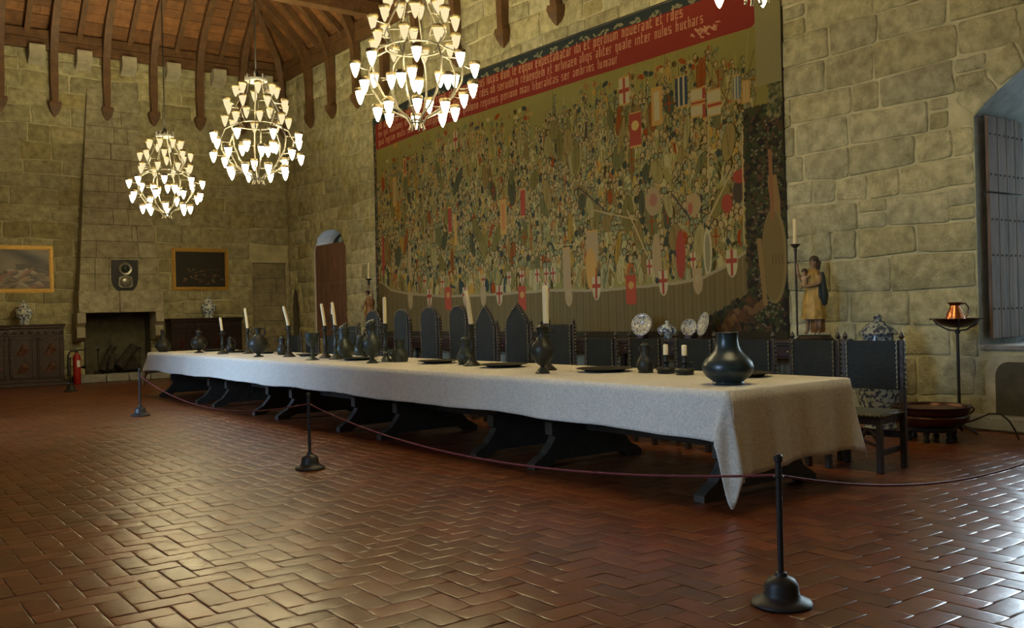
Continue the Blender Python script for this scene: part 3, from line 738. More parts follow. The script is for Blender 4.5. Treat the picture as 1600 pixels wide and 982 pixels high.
    for n_, (z, u, t) in enumerate(pts):
        fig(u, z, 1.45-.65*t+rs.normal(0, .12))
        if n_ % 5 == 0:
            an = rs.normal(PI/2, .3); L = rs.uniform(.25, .8); line(u, z, u+L*math.cos(an), z+L*math.sin(an), .011, [(.34, .29, .15), TN, DK, (.28, .2, .1)][rs.randint(4)])
        if n_ % 41 == 0: ell(u, z-.08, .085, .17, [OC, RD, TN, CR][rs.randint(4)])
    # cloths, hangings and painted shields worked into the crowd
    for k in range(120):
        u = rs.uniform(U0+.3, U1-.8); t = rs.rand()**.8; z = np.interp(u, hu, hz)+.2+(np.interp(u, tu, tz)-.15-np.interp(u, hu, hz))*t
        c = [TN, CR, (.20, .17, .075), OC, (.15, .13, .06), (.30, .25, .12), (.24, .16, .08), (.12, .13, .08), NV, RD][rs.randint(10)]; w_ = rs.uniform(.05, .12); h_ = rs.uniform(.12, .30)
        an = rs.normal(0, .25); c = tuple(.65*q+.25*p_ for q, p_ in zip(c, (.18, .155, .07))); ell(u, z, w_+.008, h_+.008, DK, an); ell(u, z, w_, h_, c, an)
        c2 = tuple(q*.62 for q in c)
        for q in range(3): line(u+w_*rs.uniform(-.6, .6), z-h_*.7, u+w_*rs.uniform(-.5, .5), z+h_*.7, .010, c2)
        if k % 6 == 0: line(u, z-h_*.7, u, z+h_*.7, .03, RD); line(u-w_*.8, z, u+w_*.8, z, .03, RD)
        hc = [(.32, .24, .14), (.19, .20, .15), (.22, .19, .12)][k % 3]
        for q in range(3): du = rs.uniform(-.16, .16); ell(u+du, z+h_+.05, .042, .05, DK); ell(u+du+.005, z+h_+.047, .032, .04, hc)
    # faded wool: the crowd sinks towards the olive ground
    img[:] = (img*.80+np.array((.19, .165, .065))*.20)*np.array((1, .98, .80)); img[:] = np.clip((img-np.array((.17, .145, .07)))*1.12+np.array((.150, .128, .056)), .008, .5)
    # larger banners read off the picture
    def ban(px, py, w_, h, bg, kind='', fg=RD):
        u, z = T(px, py); rect(u-w_/2, u+w_/2, z-h/2, z+h/2, bg)
        if kind == 'cross': rect(u-w_*.10, u+w_*.10, z-h/2, z+h/2, fg); rect(u-w_/2, u+w_/2, z-.03, z+.04, fg)
        if kind == 'disc': ell(u, z+h*.12, w_*.32, w_*.3, fg)
        if kind == 'frame': rect(u-w_*.25, u+w_*.25, z-h*.38, z+h*.38, fg)
        if kind == 'stripe':
            for q in (-.3, .1): rect(u+w_*q, u+w_*(q+.16), z-h/2, z+h/2, fg)
        for zz in (z-h/2, z+h/2): rect(u-w_/2, u+w_/2, zz-.012, zz+.012, OC)
    ban(976, 143, .24, .42, CR, 'cross'); ban(1066, 143, .24, .45, NV, 'stripe', CR); ban(1091, 160, .24, .40, CR); ban(1101, 160, .06, .46, RD); ban(1117, 160, .26, .36, CR)
    for px, py in ((1092, 160), (1118, 163)): ban(px, py, .27, .055, RD)
    ban(993, 203, .26, .52, RD, 'disc', (.42, .30, .09)); ban(1026, 166, .22, .56, OC, 'frame', CR); ban(1152, 136, .12, .34, BL, 'stripe', CR); ban(1166, 142, .13, .3, OC, 'stripe', CR)
    ban(633, 262, .12, .38, OC, 'frame', RD); ban(617, 300, .14, .62, OC, 'frame', TN); ban(712, 222, .14, .34, CR, 'cross'); ban(788, 340, .22, .62, OC, 'frame', (.36, .15, .05)); ban(818, 318, .13, .48, (.27, .055, .03))
    ban(704, 345, .14, .5, RD); ban(713, 360, .1, .6, OC); ban(917, 205, .06, .3, DK); ban(927, 385, .28, .50, TN); ban(1206, 245, .12, .34, CR, 'cross'); ban(886, 425, .22, .8, TN)
    for (px, py, rx, rz_, c) in ((1064, 398, .10, .36, RD), (1108, 395, .08, .34, CR), (1108, 395, .05, .28, (.2, .17, .09)), (1170, 232, .05, .30, CR), (1186, 230, .07, .34, (.35, .28, .12)), (925, 420, .12, .34, OC), (1026, 400, .10, .34, TN), (1021, 315, .17, .22, (.26, .19, .09)), (1021, 313, .08, .10, (.25, .12, .07)), (1085, 320, .15, .17, (.28, .2, .09)), (1080, 326, .05, .09, (.27, .09, .05)), (1137, 318, .10, .13, RD), (1155, 300, .1, .16, DK), (1160, 275, .16, .1, RD), (640, 410, .08, .4, TN), (600, 400, .06, .5, RD)):
        u, z = T(px, py); ell(u, z, rx, rz_, c)
    # tall straight staves
    for (a, b) in (((1160, 200), (1163, 385)), ((1107, 180), (1108, 300)), ((905, 295), (952, 335)), ((1050, 305), (1080, 345)), ((1105, 350), (1145, 265)), ((660, 300), (667, 420)), ((930, 330), (995, 345)), ((865, 385), (905, 383)), ((1199, 290), (1202, 400)), ((980, 330), (1010, 400))):
        p, q = T(*a), T(*b); line(*p, *q, .022, (.33, .24, .10) if b[0] != 952 and b[0] != 1080 else DK)
    # hull
    hzi = np.interp(UU, hu, hz)
    ub, zb = T(1200, 500)
    for i in range(NX):
        j1 = np.searchsorted(zs, hzi[i])
        c = np.array((.125, .095, .038))*(1+.10*math.sin(UU[i]*70)+.06*math.sin(UU[i]*31+1)); img[:j1, i] = c
        img[j1-5:j1, i] = (.26, .21, .11)
    # dark verdure lower right and left, prow
    for k in range(5000):
        u = U1-.62+.62*rs.rand(); z = rs.uniform(V0, 4.1)
        if k < 1200: u = rs.uniform(14.7, U1); z = V0+(u-14.4)*.45*rs.rand()
        ell(u, z, rs.uniform(.03, .07), rs.uniform(.02, .05), [(.030, .034, .018), (.045, .05, .022), (.022, .02, .016), (.06, .04, .02)][rs.randint(4)], rs.uniform(0, 3))
    for k in range(330):
        u = U1-rs.uniform(.05, .55); ell(u, rs.uniform(V0, 4.0), .02, .016, [(.13, .12, .07), (.09, .10, .05), (.10, .05, .03)][rs.randint(3)])
    p, q = T(1180, 478), T(1125, 520); [ell(p[0]+(q[0]-p[0])*k_/30+rs.normal(0, .06), p[1]+(q[1]-p[1])*k_/30+rs.normal(0, .05), .10, .05, [(.085, .045, .02), (.06, .035, .018), (.12, .07, .03)][k_ % 3], rs.uniform(0, 3)) for k_ in range(31)]
    pr = [T(*p) for p in ((1192, 440), (1204, 400), (1206, 330), (1200, 290))]
    for a, b in zip(pr[:-1], pr[1:]): line(*a, *b, .14, (.21, .13, .05))
    a, b = T(1216, 360), T(1204, 440); ell((a[0]+b[0])/2, (a[1]+b[1])/2, .20, .64, (.18, .135, .055)); ell((a[0]+b[0])/2-.02, (a[1]+b[1])/2, .17, .60, (.15, .11, .042)); [line(a[0]+.05*k_, a[1]-.45, a[0]+.05*k_-.01, b[1]+.35, .014, (.10, .075, .03)) for k_ in (-2, -1, 0, 1)]; a, b = T(1184, 380), T(1194, 478); line(*a, *b, .07, (.20, .13, .05)); a, b = T(1200, 240), T(1204, 345); line(*a, *b, .06, (.20, .10, .045))
    for i in range(NX):   # left border
        if UU[i] < U0+.15: img[:, i] = (.04, .042, .03)
    for k in range(220): ell(U0+rs.uniform(.02, .14), rs.uniform(V0, 5.9), .018, .03, [(.2, .16, .09), (.13, .05, .03), (.09, .1, .05)][rs.randint(3)])
    # shields along the hull
    for (px, py, kd) in ((641, 470, 2), (672, 466, 0), (702, 466, 1), (728, 464, 0), (755, 464, 2), (782, 462, 0), (818, 466, 1), (853, 458, 0), (889, 462, 2), (934, 451, 0), (987, 452, 1), (1037, 443, 0), (1092, 440, 2), (1145, 412, 0)):
        u, z = T(px, py)
        if kd == 0: shield(u, z, .19, .38, CR, RD)
        elif kd == 1: rect(u-.11, u+.11, z-.2, z+.22, (.30, .06, .03)); ell(u, z+.06, .06, .06, OC); ell(u, z-.2, .11, .05, (.30, .06, .03))
        else: shield(u, z, .20, .38, TN, (.3, .24, .12), False)
    for k in range(30):
        u = rs.uniform(6.2, 15.2); z = np.interp(u, hu, hz)+.25; 
        if k % 3 == 0: shield(u, z, .12, .26, CR, RD)
    # bottom guard
    rect(U0, U1, V0, V0+.10, (.035, .03, .018))
    # plain upper right ground and tree
    for k in range(500):
        u, z = T(rs.normal(1211, 5), rs.uniform(90, 180)); ell(u, z, .03, .03, [(.10, .10, .04), (.05, .06, .03), (.17, .15, .07)][rs.randint(3)])
    # top border and inscription band
    zr0, zr1 = 5.235, 5.845
    rect(U0+.14, U1-.42, zr0, zr1, (.195, .030, .020))
    for (cu, s) in ((U0+.14, 1), (U1-.42, -1)):
        for i in range(NX):
            d = (UU[i]-cu)*s
            if 0 <= d < .08:
                lim = .08-math.sqrt(max(0, .0064-(.08-d)**2)); j0, j1 = np.searchsorted(zs, (zr0, zr0+lim)); img[j0:j1, i] = (.235, .205, .095)
    rect(U0, U1-.42, zr1, 6.01, (.028, .040, .042))
    for k in range(26):
        u = U0+.4+k*.41
        for q in range(5): ell(u+rs.normal(0, .06), zr1+rs.uniform(.01, .07), .05, .018, (.20, .20, .12), rs.uniform(-.8, .8))
    rect(U1-.42, U1, 4.4, 6.01, (.215, .195, .09))
    # black letter inscription
    LT = (.42, .22, .12)
    S = dict(i='a', l='A', n='abt', u='abo', v='abo', m='abct', a='bpo tm', b='Abto', c='ato', d='aBto', e='apTom', f='Atm', g='abDto', h='Abt', o='abto', p='Pbto', q='aQto', r='at', s='ptmqo', t='Ato', x='abm', y='aDbo')
    S['a'] = 'btmoz'; S['e'] = 'atpmo'; S['s'] = 'tzmPo'; S['f'] = 'Atm'; S['t'] = 'Ato'; S['y'] = 'abDo'
    def text(u, z, s, words, xh, umax):
        st = xh*.34; th = st*.50
        for wd in words.split():
            for ch in wd:
                g = S.get(ch, 'ab'); n = 1
                for q in g:
                    if q in 'bBDQpzPc': n = max(n, 2)
                    if q == 'c': n = 3
                if g in ('ato', 'at', 'Ato', 'Atm'): n = 1.7
                def stem(x, z0, z1): rect(u+x, u+x+th, z+z0*xh, z+z1*xh, LT)
                for q in g:
                    if q == 'a': stem(0, 0, 1)
                    elif q == 'A': stem(0, 0, 1.5)
                    elif q == 'b': stem(st, 0, 1)
                    elif q == 'B': stem(st, 0, 1.5)
                    elif q == 'c': stem(2*st, 0, 1)
                    elif q in 'DQ': stem(st, -.5, 1)
                    elif q == 'P' and ch != 's': stem(0, -.5, 1)
                    elif q == 'P': stem(st, 0, .5)
                    elif q == 'p': stem(st, .5, 1)
                    elif q == 'z': stem(0, .5 if ch == 's' else 0, 1 if ch == 's' else .5)
                    elif q == 't': rect(u, u+(n-1)*st+th, z+.85*xh, z+xh, LT)
                    elif q == 'o': rect(u, u+(n-1)*st+th, z, z+.14*xh, LT)
                    elif q == 'm': rect(u, u+st+th, z+.44*xh, z+.56*xh, LT)
                u += n*st+th*.4
            u += st*1.6
            if u > umax: break
    text(U0+.28, 5.70, 1, 'ab aquis am et per seculis nam rums ab egquis pulbus lucus dum le egqui expectabatur ibi et perdium noverant et rdes', .118, 15.7)
    text(U0+.28, 5.51, 1, 'ex qui hablanis et parcere de et pmah et mane ferale rdes ob seruidem reuendem et orlinaen aliqs aliter quale inter nulus huchars', .112, 15.75)
    text(U0+.28, 5.32, 1, 'qua egrani mutu sonundum conspper eu equns guldonn regiunus perionn maj liberalitas ser ambrins lumaur', .112, 14.6)
    u, z = T(1100, 48)
    for k in range(26): ell(u+rs.normal(0, .16), z+rs.normal(0, .045), .05, .012, LT, rs.uniform(-1, 1))
    # weave ribs
    img *= (1+.05*np.sin(zs*260)[:, None, None])
    img = np.clip(img, .006, .6)
    # top edge sags a little between its hooks
    ku = [5.08, 7.0, 8.7, 12.2, 14.5, 16.36]; kz = [5.93, 6.07, 6.10, 6.05, 6.0, 5.96]
    ztop = np.interp(UU, ku, kz)
    zz = V0+(zs[:, None]-V0)*(1+(ztop[None, :]-6.0)/(6.0-V0)*((zs[:, None]-V0)/(6.0-V0))**2)
    fall = (1-(zs-V0)/(6-V0))[:, None]
    xx = -.055-.012*np.sin(UU*2.6)[None, :]*(.4+fall)-.006*np.sin(UU*7+zs[:, None]*1.5)-.01*fall
    V = np.stack([xx, np.broadcast_to(-UU[None, :], xx.shape), zz], -1).reshape(-1, 3)
    idx = np.arange(NZ*NX).reshape(NZ, NX); F = np.stack([idx[:-1, :-1], idx[:-1, 1:], idx[1:, 1:], idx[1:, :-1]], -1).reshape(-1)
    me = bpy.data.meshes.new('tapestry_weave'); nf = len(F)//4
    me.vertices.add(NZ*NX); me.vertices.foreach_set('co', V.astype('f').ravel())
    me.loops.add(len(F)); me.loops.foreach_set('vertex_index', F.astype('i')); me.polygons.add(nf)
    me.polygons.foreach_set('loop_start', np.arange(0, 4*nf, 4, dtype='i')); me.polygons.foreach_set('loop_total', np.full(nf, 4, 'i')); me.update(calc_edges=True)
    at = me.color_attributes.new('paint', 'FLOAT_COLOR', 'POINT'); c = np.ones((NZ*NX, 4), 'f'); c[:, :3] = img.reshape(-1, 3); at.data.foreach_set('color', c.ravel())
    me.materials.append(mat('woven_wool', rough=.95, attr='paint', spec=.1, bump=.15, bump_s=60))
    me.polygons.foreach_set('use_smooth', [True]*nf)
    t = thing('tapestry', (0, -10.7, .965), 'huge old tapestry of an armed crowd in ships under a red lettered band', 'tapestry')
    o = bpy.data.objects.new('woven_picture', me); COL.objects.link(o); o.parent = t; o.location = (0, 10.7, -.965)
    mb = MB(); mb.box(-.040, -.008, 10.7-U1, 10.7-U0, 0.0, 4.95); mb.build('lining', DWOOD, t, smooth=0)
    mb = MB(); mb.tube([(-.045, 10.7-ku_, kz_-.965+.005) for ku_, kz_ in zip(ku, kz)], .022, 8); mb.build('hanging_rod', IRON, t)
tapestry()

# ------------------------------------------------------------------ sideboards along the tapestry wall
def sideboard(y0, y1, lab):
    t = thing('narrow_sideboard', (-.36, (y0+y1)/2, 0), lab, 'sideboard', 'narrow sideboards under the tapestry'); h = (y1-y0)/2
    mb = MB(); mb.box(-.27, .27, -h, h, .93, .972, .008); mb.box(-.255, .255, -h+.015, h-.015, .905, .93, .006); mb.build('top', DWOOD, t)
    mb = MB(); mb.box(-.23, .24, -h+.06, h-.06, .74, .905, .006); mb.build('apron', DWOOD, t)
    n = 4
    for k in range(n):
        a = -h+.1+k*(2*h-.2)/n; d = MB(); d.box(-.245, -.22, a+.02, a+(2*h-.2)/n-.02, .765, .885, .006); dd = d.build('drawer', CWOODR, t)
        b = MB(); b.ball((-.255, a+(2*h-.2)/n/2, .825), .016, 10, 6); b.build('knob', BRASS, dd)
    pr = [(.03, 0), (.045, .03), (.03, .08), (.022, .16), (.05, .25), (.05, .32), (.022, .42), (.045, .52), (.03, .6), (.04, .66), (.04, .74)]
    for y in [-h+.1, h-.1, 0]:
        for x in (-.18, .19): l = MB(); l.lathe(pr, 14, x, y); l.build('turned_leg', DWOOD, t)
    mb = MB(); mb.box(-.20, -.16, -h+.1, h-.1, .10, .15, .006); mb.box(.17, .21, -h+.1, h-.1, .10, .15, .006); mb.build('stretcher', DWOOD, t)
sideboard(-9.1, -4.9, 'long narrow dark sideboard behind the leftmost chairs, carrying the left candle statue')
sideboard(-13.2, -9.15, 'long narrow dark sideboard behind the tall arched chairs')
sideboard(-17.35, -13.25, 'long narrow dark sideboard carrying the plates and the right candle statue')
TOPZ = .972
def plate_on_stand(name, y, z_r, tilt, turn, lab, m=PORCY, x=-.36):
    t = thing(name, (x, y, TOPZ), lab, 'plate'); t.rotation_euler[2] = turn
    r = z_r; mb = MB(); mb.lathe([(.0008, .012), (r*.55, .012), (r*.62, .02), (r*.70, .03), (r, .042), (r*1.0, .048), (r*.98, .05), (r*.70, .040), (r*.60, .028), (.0008, .020)], 40)
    mb.move(Matrix.Translation((.02, 0, .025+r*math.cos(tilt))) @ Matrix.Rotation(-PI/2+tilt, 4, 'Y')); mb.build('dish', m, t)
    for q in (.66, .93):
        g = MB(); pts = [(math.cos(a)*r*q, math.sin(a)*r*q, .045 if q > .9 else .030) for a in [2*PI*k/40 for k in range(41)]]; g.tube(pts, .005, 6)
        g.move(Matrix.Translation((.02, 0, .025+r*math.cos(tilt))) @ Matrix.Rotation(-PI/2+tilt, 4, 'Y')); g.build('painted_ring', mat('cobalt_band', (.08, .10, .16), rough=.3) if 'cobalt_band' not in bpy.data.materials else bpy.data.materials['cobalt_band'], t)
    s = MB(); s.box(-.06, .10, -.05, .05, 0, .02, .004); s.box(.06, .09, -.04, .04, 0, r*1.1, .004); s.box(-.075, -.06, -.05, .05, 0, .045, .003); s.build('stand', CWOOD, t)
plate_on_stand('display_plate', -13.95, .175, .25, R_(14), 'large cream and blue patterned plate standing leftmost on the sideboard', PORCY)
plate_on_stand('display_plate', -14.80, .125, .25, R_(20), 'small plate standing on edge just behind the lidded tureen', PORCY, x=-.25)
plate_on_stand('display_plate', -15.18, .175, .25, R_(-24), 'large plate with shiny blue rim, rightmost of the plates on the sideboard', PORCY)
t = thing('lidded_tureen', (-.45, -14.55, TOPZ), 'white and blue lidded tureen between the plates on the sideboard', 'tureen')
mb = MB(); mb.lathe([(.075, 0), (.08, .012), (.055, .025), (.06, .035), (.12, .07), (.142, .11), (.135, .135), (.13, .14)], 32); mb.build('bowl', PORC, t)
mb = MB(); mb.lathe([(.142, .138), (.144, .145), (.11, .175), (.07, .20), (.03, .212), (.02, .225), (.032, .245), (.015, .262), (.002, .265)], 32); mb.build('lid', PORC, t)
for s in (-1, 1):
    mb = MB(); mb.tube([(0, s*.13, .09), (0, s*.165, .10), (0, s*.17, .125), (0, s*.135, .13)], .008, 8); mb.build('handle', PORC, t)

# ------------------------------------------------------------------ people: painted statues
def skin_body(name, joints, edges, m, parent, sub=2):
    me = bpy.data.meshes.new(name); me.from_pydata([j[:3] for j in joints], edges, []); me.materials.append(m)
    o = bpy.data.objects.new(name, me); COL.objects.link(o); o.parent = parent
    sk = o.modifiers.new('skin', 'SKIN'); sk.use_smooth_shade = True
    for i, j in enumerate(joints):
        r = j[3]; me.skin_vertices[0].data[i].radius = (r, r) if not isinstance(r, tuple) else r
    me.skin_vertices[0].data[0].use_root = True
    s = o.modifiers.new('sub', 'SUBSURF'); s.levels = sub; s.render_levels = sub
    return o
def face(parent, c, fwd, s=1.0, m=SKIN):
    mb = MB(); F_ = Vector(fwd).normalized(); S_ = F_.cross(Vector((0, 0, 1))).normalized(); c = Vector(c)
    mb.ball(tuple(c+F_*.047*s), .011*s, 8, 6, sz=1.6)
    for q in (-1, 1): mb.ball(tuple(c+S_*q*.048*s+Vector((0, 0, -.003))), .013*s, 8, 6, sz=1.4)
    mb.ball(tuple(c+F_*.036*s+Vector((0, 0, -.03*s))), .012*s, 8, 6, sz=.5)
    mb.build('face_relief', m, parent)
    e = MB()
    for q in (-1, 1): e.ball(tuple(c+F_*.043*s+S_*q*.019*s+Vector((0, 0, .012*s))), .006*s, 8, 6)
    e.build('eyes', BLACK, parent)
def fingers(mb, palm, d, up, s=1.0, curl=.6):
    d = Vector(d).normalized(); up = Vector(up).normalized(); side = d.cross(up).normalized(); palm = Vector(palm)
    for k, L in enumerate((.030, .036, .034, .027)):
        b = palm+side*(k-1.5)*.010*s+d*.012*s
        mb.tube([b, b+d*L*.45*s, b+d*L*.75*s-up*L*.35*s*curl, b+d*L*.8*s-up*L*.75*s*curl], [.0052*s, .005*s, .0045*s, .0035*s], 6)
    b = palm-side*.018*s; mb.tube([b, b-side*.012*s+d*.010*s, b-side*.010*s+d*.024*s-up*.008*s], [.006*s, .0055*s, .004*s], 6)
# right statue: standing figure holding a child and a candle shaft
t = thing('candle_statue', (-.42, -17.02, TOPZ), 'painted wooden statue of a gold robed figure holding a child and a candle', 'statue', rz=0)
mb = MB(); mb.lathe([(.21, 0), (.22, .015), (.20, .03), (.185, .05), (.19, .06)], 28, sx=.75, sy=1.15); mb.build('base', DWOOD, t)
J = [(0, 0, .56, .075), (0, 0, .66, .068), (0, 0, .76, .078), (0, 0, .83, .065), (0, -.005, .88, .030), (-.005, -.008, .925, .045), (-.008, -.01, .965, .052), (-.005, -.01, 1.00, .040),
     (-.01, .055, .50, .052), (-.035, .065, .30, .038), (-.02, .085, .11, .021), (-.07, .09, .075, .018),
     (.01, -.055, .50, .052), (-.01, -.07, .30, .038), (.0, -.08, .11, .021), (-.05, -.085, .075, .018),
     (-.0, .09, .815, .034), (-.04, .13, .74, .027), (-.09, .155, .83, .020), (-.09, .165, .93, .015), (-.09, .165, .96, .014),
     (0, -.09, .815, .034), (-.04, -.12, .70, .028), (-.13, -.03, .665, .020), (-.14, .03, .67, .016)]
Ed = [(0, 1), (1, 2), (2, 3), (3, 4), (4, 5), (5, 6), (6, 7), (0, 8), (8, 9), (9, 10), (10, 11), (0, 12), (12, 13), (13, 14), (14, 15), (3, 16), (16, 17), (17, 18), (18, 19), (19, 20), (3, 21), (21, 22), (22, 23), (23, 24)]
skin_body('body', J, Ed, SKIN, t)
mb = MB(); prof = [(.158, .26), (.148, .34), (.135, .44), (.122, .54), (.100, .62), (.096, .64), (.112, .72), (.112, .80), (.075, .86), (.045, .88)]
mb.lathe(prof, 48, fold=.075, nf=9, sx=.80, sy=1.0, twist=1.5); mb.build('gold_robe', ROBE, t)
mb = MB(); mb.lathe([(.10, .09), (.115, .12), (.105, .25), (.10, .42), (.09, .5)], 40, .03, -.03, fold=.10, nf=8, sx=.7, sy=.8, twist=1); mb.build('under_robe', ROBED, t)
mb = MB(); mb.lathe([(.03, .40), (.075, .45), (.095, .55), (.07, .68), (.055, .78), (.03, .84)], 30, .03, -.10, fold=.12, nf=6, sx=.8, sy=.7, twist=-2); mb.build('dark_cloak', CLOAK, t)
mb = MB(); mb.ball((.012, -.012, .985), .060, 18, 12, sz=1.05); mb.lathe([(.01, .84), (.03, .86), (.045, .92), (.05, .97), (.02, 1.0)], 16, .035, -.03, fold=.1, nf=6); mb.build('hair', HAIR, t)
face(t, (-.012, -.008, .96), (-1, .25, -.15))
mb = MB(); fingers(mb, (-.09, .165, .965), (0, -.3, 1), (-.8, 0, .2), .9, 1); fingers(mb, (-.145, .045, .67), (-.1, 1, 0), (-1, 0, .2), .9, 1); mb.build('fingers', SKIN, t)
# the child on the arm
ch = MB()
JC = [(-.10, .045, .70, .040), (-.10, .05, .76, .038), (-.10, .055, .80, .022), (-.105, .055, .835, .034), (-.10, .055, .86, .028), (-.13, .07, .68, .024), (-.16, .085, .64, .016), (-.13, .03, .68, .024), (-.165, .02, .65, .016), (-.12, .09, .77, .014), (-.15, .11, .80, .010), (-.11, .01, .78, .014), (-.10, -.03, .80, .010)]
skin_body('child_figure', JC, [(0, 1), (1, 2), (2, 3), (3, 4), (0, 5), (5, 6), (0, 7), (7, 8), (1, 9), (9, 10), (1, 11), (11, 12)], SKIN, t)
mb = MB(); mb.ball((-.095, .057, .855), .038, 14, 8); mb.build('child_hair', HAIR, t)
mb = MB(); mb.lathe([(.012, .05), (.014, 1.0), (.016, 1.10), (.024, 1.12), (.018, 1.15), (.06, 1.19), (.062, 1.20), (.02, 1.20), (.022, 1.23)], 16, -.09, .185); mb.build('torch_shaft', DWOOD, t)
c = MB(); c.lathe([(.024, 0), (.025, .005), (.024, .30), (.020, .312), (.003, .314)], 18); tag(c.build('candle', WAX, loc=(-.51, -16.835, TOPZ+1.205)), 'thick yellow candle held up by the statue at the right edge of the tapestry', 'candle')
# left statue: torch raised over the head
t = thing('candle_statue', (-.42, -5.40, TOPZ), 'painted wooden statue of a brown robed figure raising a candle overhead', 'statue')
mb = MB(); mb.lathe([(.20, 0), (.21, .02), (.185, .05), (.19, .07)], 28, sx=.8, sy=1.1); mb.build('base', DWOOD, t)
J = [(0, 0, .56, .07), (-.01, 0, .66, .062), (-.02, .01, .76, .075), (-.02, .01, .83, .062), (-.03, .025, .88, .028), (-.045, .035, .92, .042), (-.05, .04, .955, .046), (-.045, .04, .985, .036),
     (-.01, .055, .50, .05), (-.03, .065, .30, .036), (0, .08, .13, .021), (-.05, .09, .085, .018), (.01, -.055, .50, .05), (.0, -.07, .30, .036), (.02, -.07, .13, .021), (-.03, -.08, .085, .018),
     (-.02, .10, .80, .032), (-.06, .17, .72, .025), (-.10, .19, .63, .018), (-.10, .20, .60, .015),
     (0, -.085, .82, .034), (0, -.14, .92, .028), (-.02, -.07, 1.06, .019), (-.02, -.03, 1.12, .015), (-.02, -.02, 1.14, .014)]
Ed = [(0, 1), (1, 2), (2, 3), (3, 4), (4, 5), (5, 6), (6, 7), (0, 8), (8, 9), (9, 10), (10, 11), (0, 12), (12, 13), (13, 14), (14, 15), (3, 16), (16, 17), (17, 18), (18, 19), (3, 20), (20, 21), (21, 22), (22, 23), (23, 24)]
skin_body('body', J, Ed, SKIN, t)
mb = MB(); mb.lathe([(.12, .10), (.135, .14), (.12, .30), (.125, .42), (.122, .54), (.102, .62), (.10, .64), (.122, .74), (.115, .80), (.072, .86), (.038, .885)], 48, fold=.09, nf=8, sx=.8, twist=2); mb.build('brown_gold_robe', ROBED, t)
mb = MB(); mb.lathe([(.03, .42), (.07, .48), (.09, .56), (.06, .66), (.03, .72)], 30, -.02, .12, fold=.15, nf=6, sx=.8, sy=.7, twist=3); mb.build('gilt_sash', ROBE, t)
mb = MB(); mb.ball((-.03, .03, .97), .055, 18, 12); mb.build('hair', HAIR, t)
face(t, (-.052, .042, .95), (-1, .3, 0))
mb = MB(); fingers(mb, (-.02, -.02, 1.15), (0, .2, 1), (-.8, 0, .1), .9, 1); fingers(mb, (-.10, .20, .59), (-.2, .2, -1), (-1, 0, .2), .9, .6); mb.build('fingers', SKIN, t)
mb = MB(); mb.lathe([(.012, 1.06), (.02, 1.15), (.03, 1.20), (.02, 1.24), (.075, 1.275), (.078, 1.285), (.02, 1.285), (.02, 1.30)], 16, -.02, -.012); mb.build('candle_bowl', DWOOD, t)
c = MB(); c.lathe([(.022, 0), (.022, .33), (.018, .345), (.003, .347)], 16); o = tag(c.build('candle', WAX, loc=(-.44, -5.412, TOPZ+1.29)), 'slim yellow candle held overhead by the statue left of the tapestry', 'candle'); o.rotation_euler = (R_(5), 0, 0)

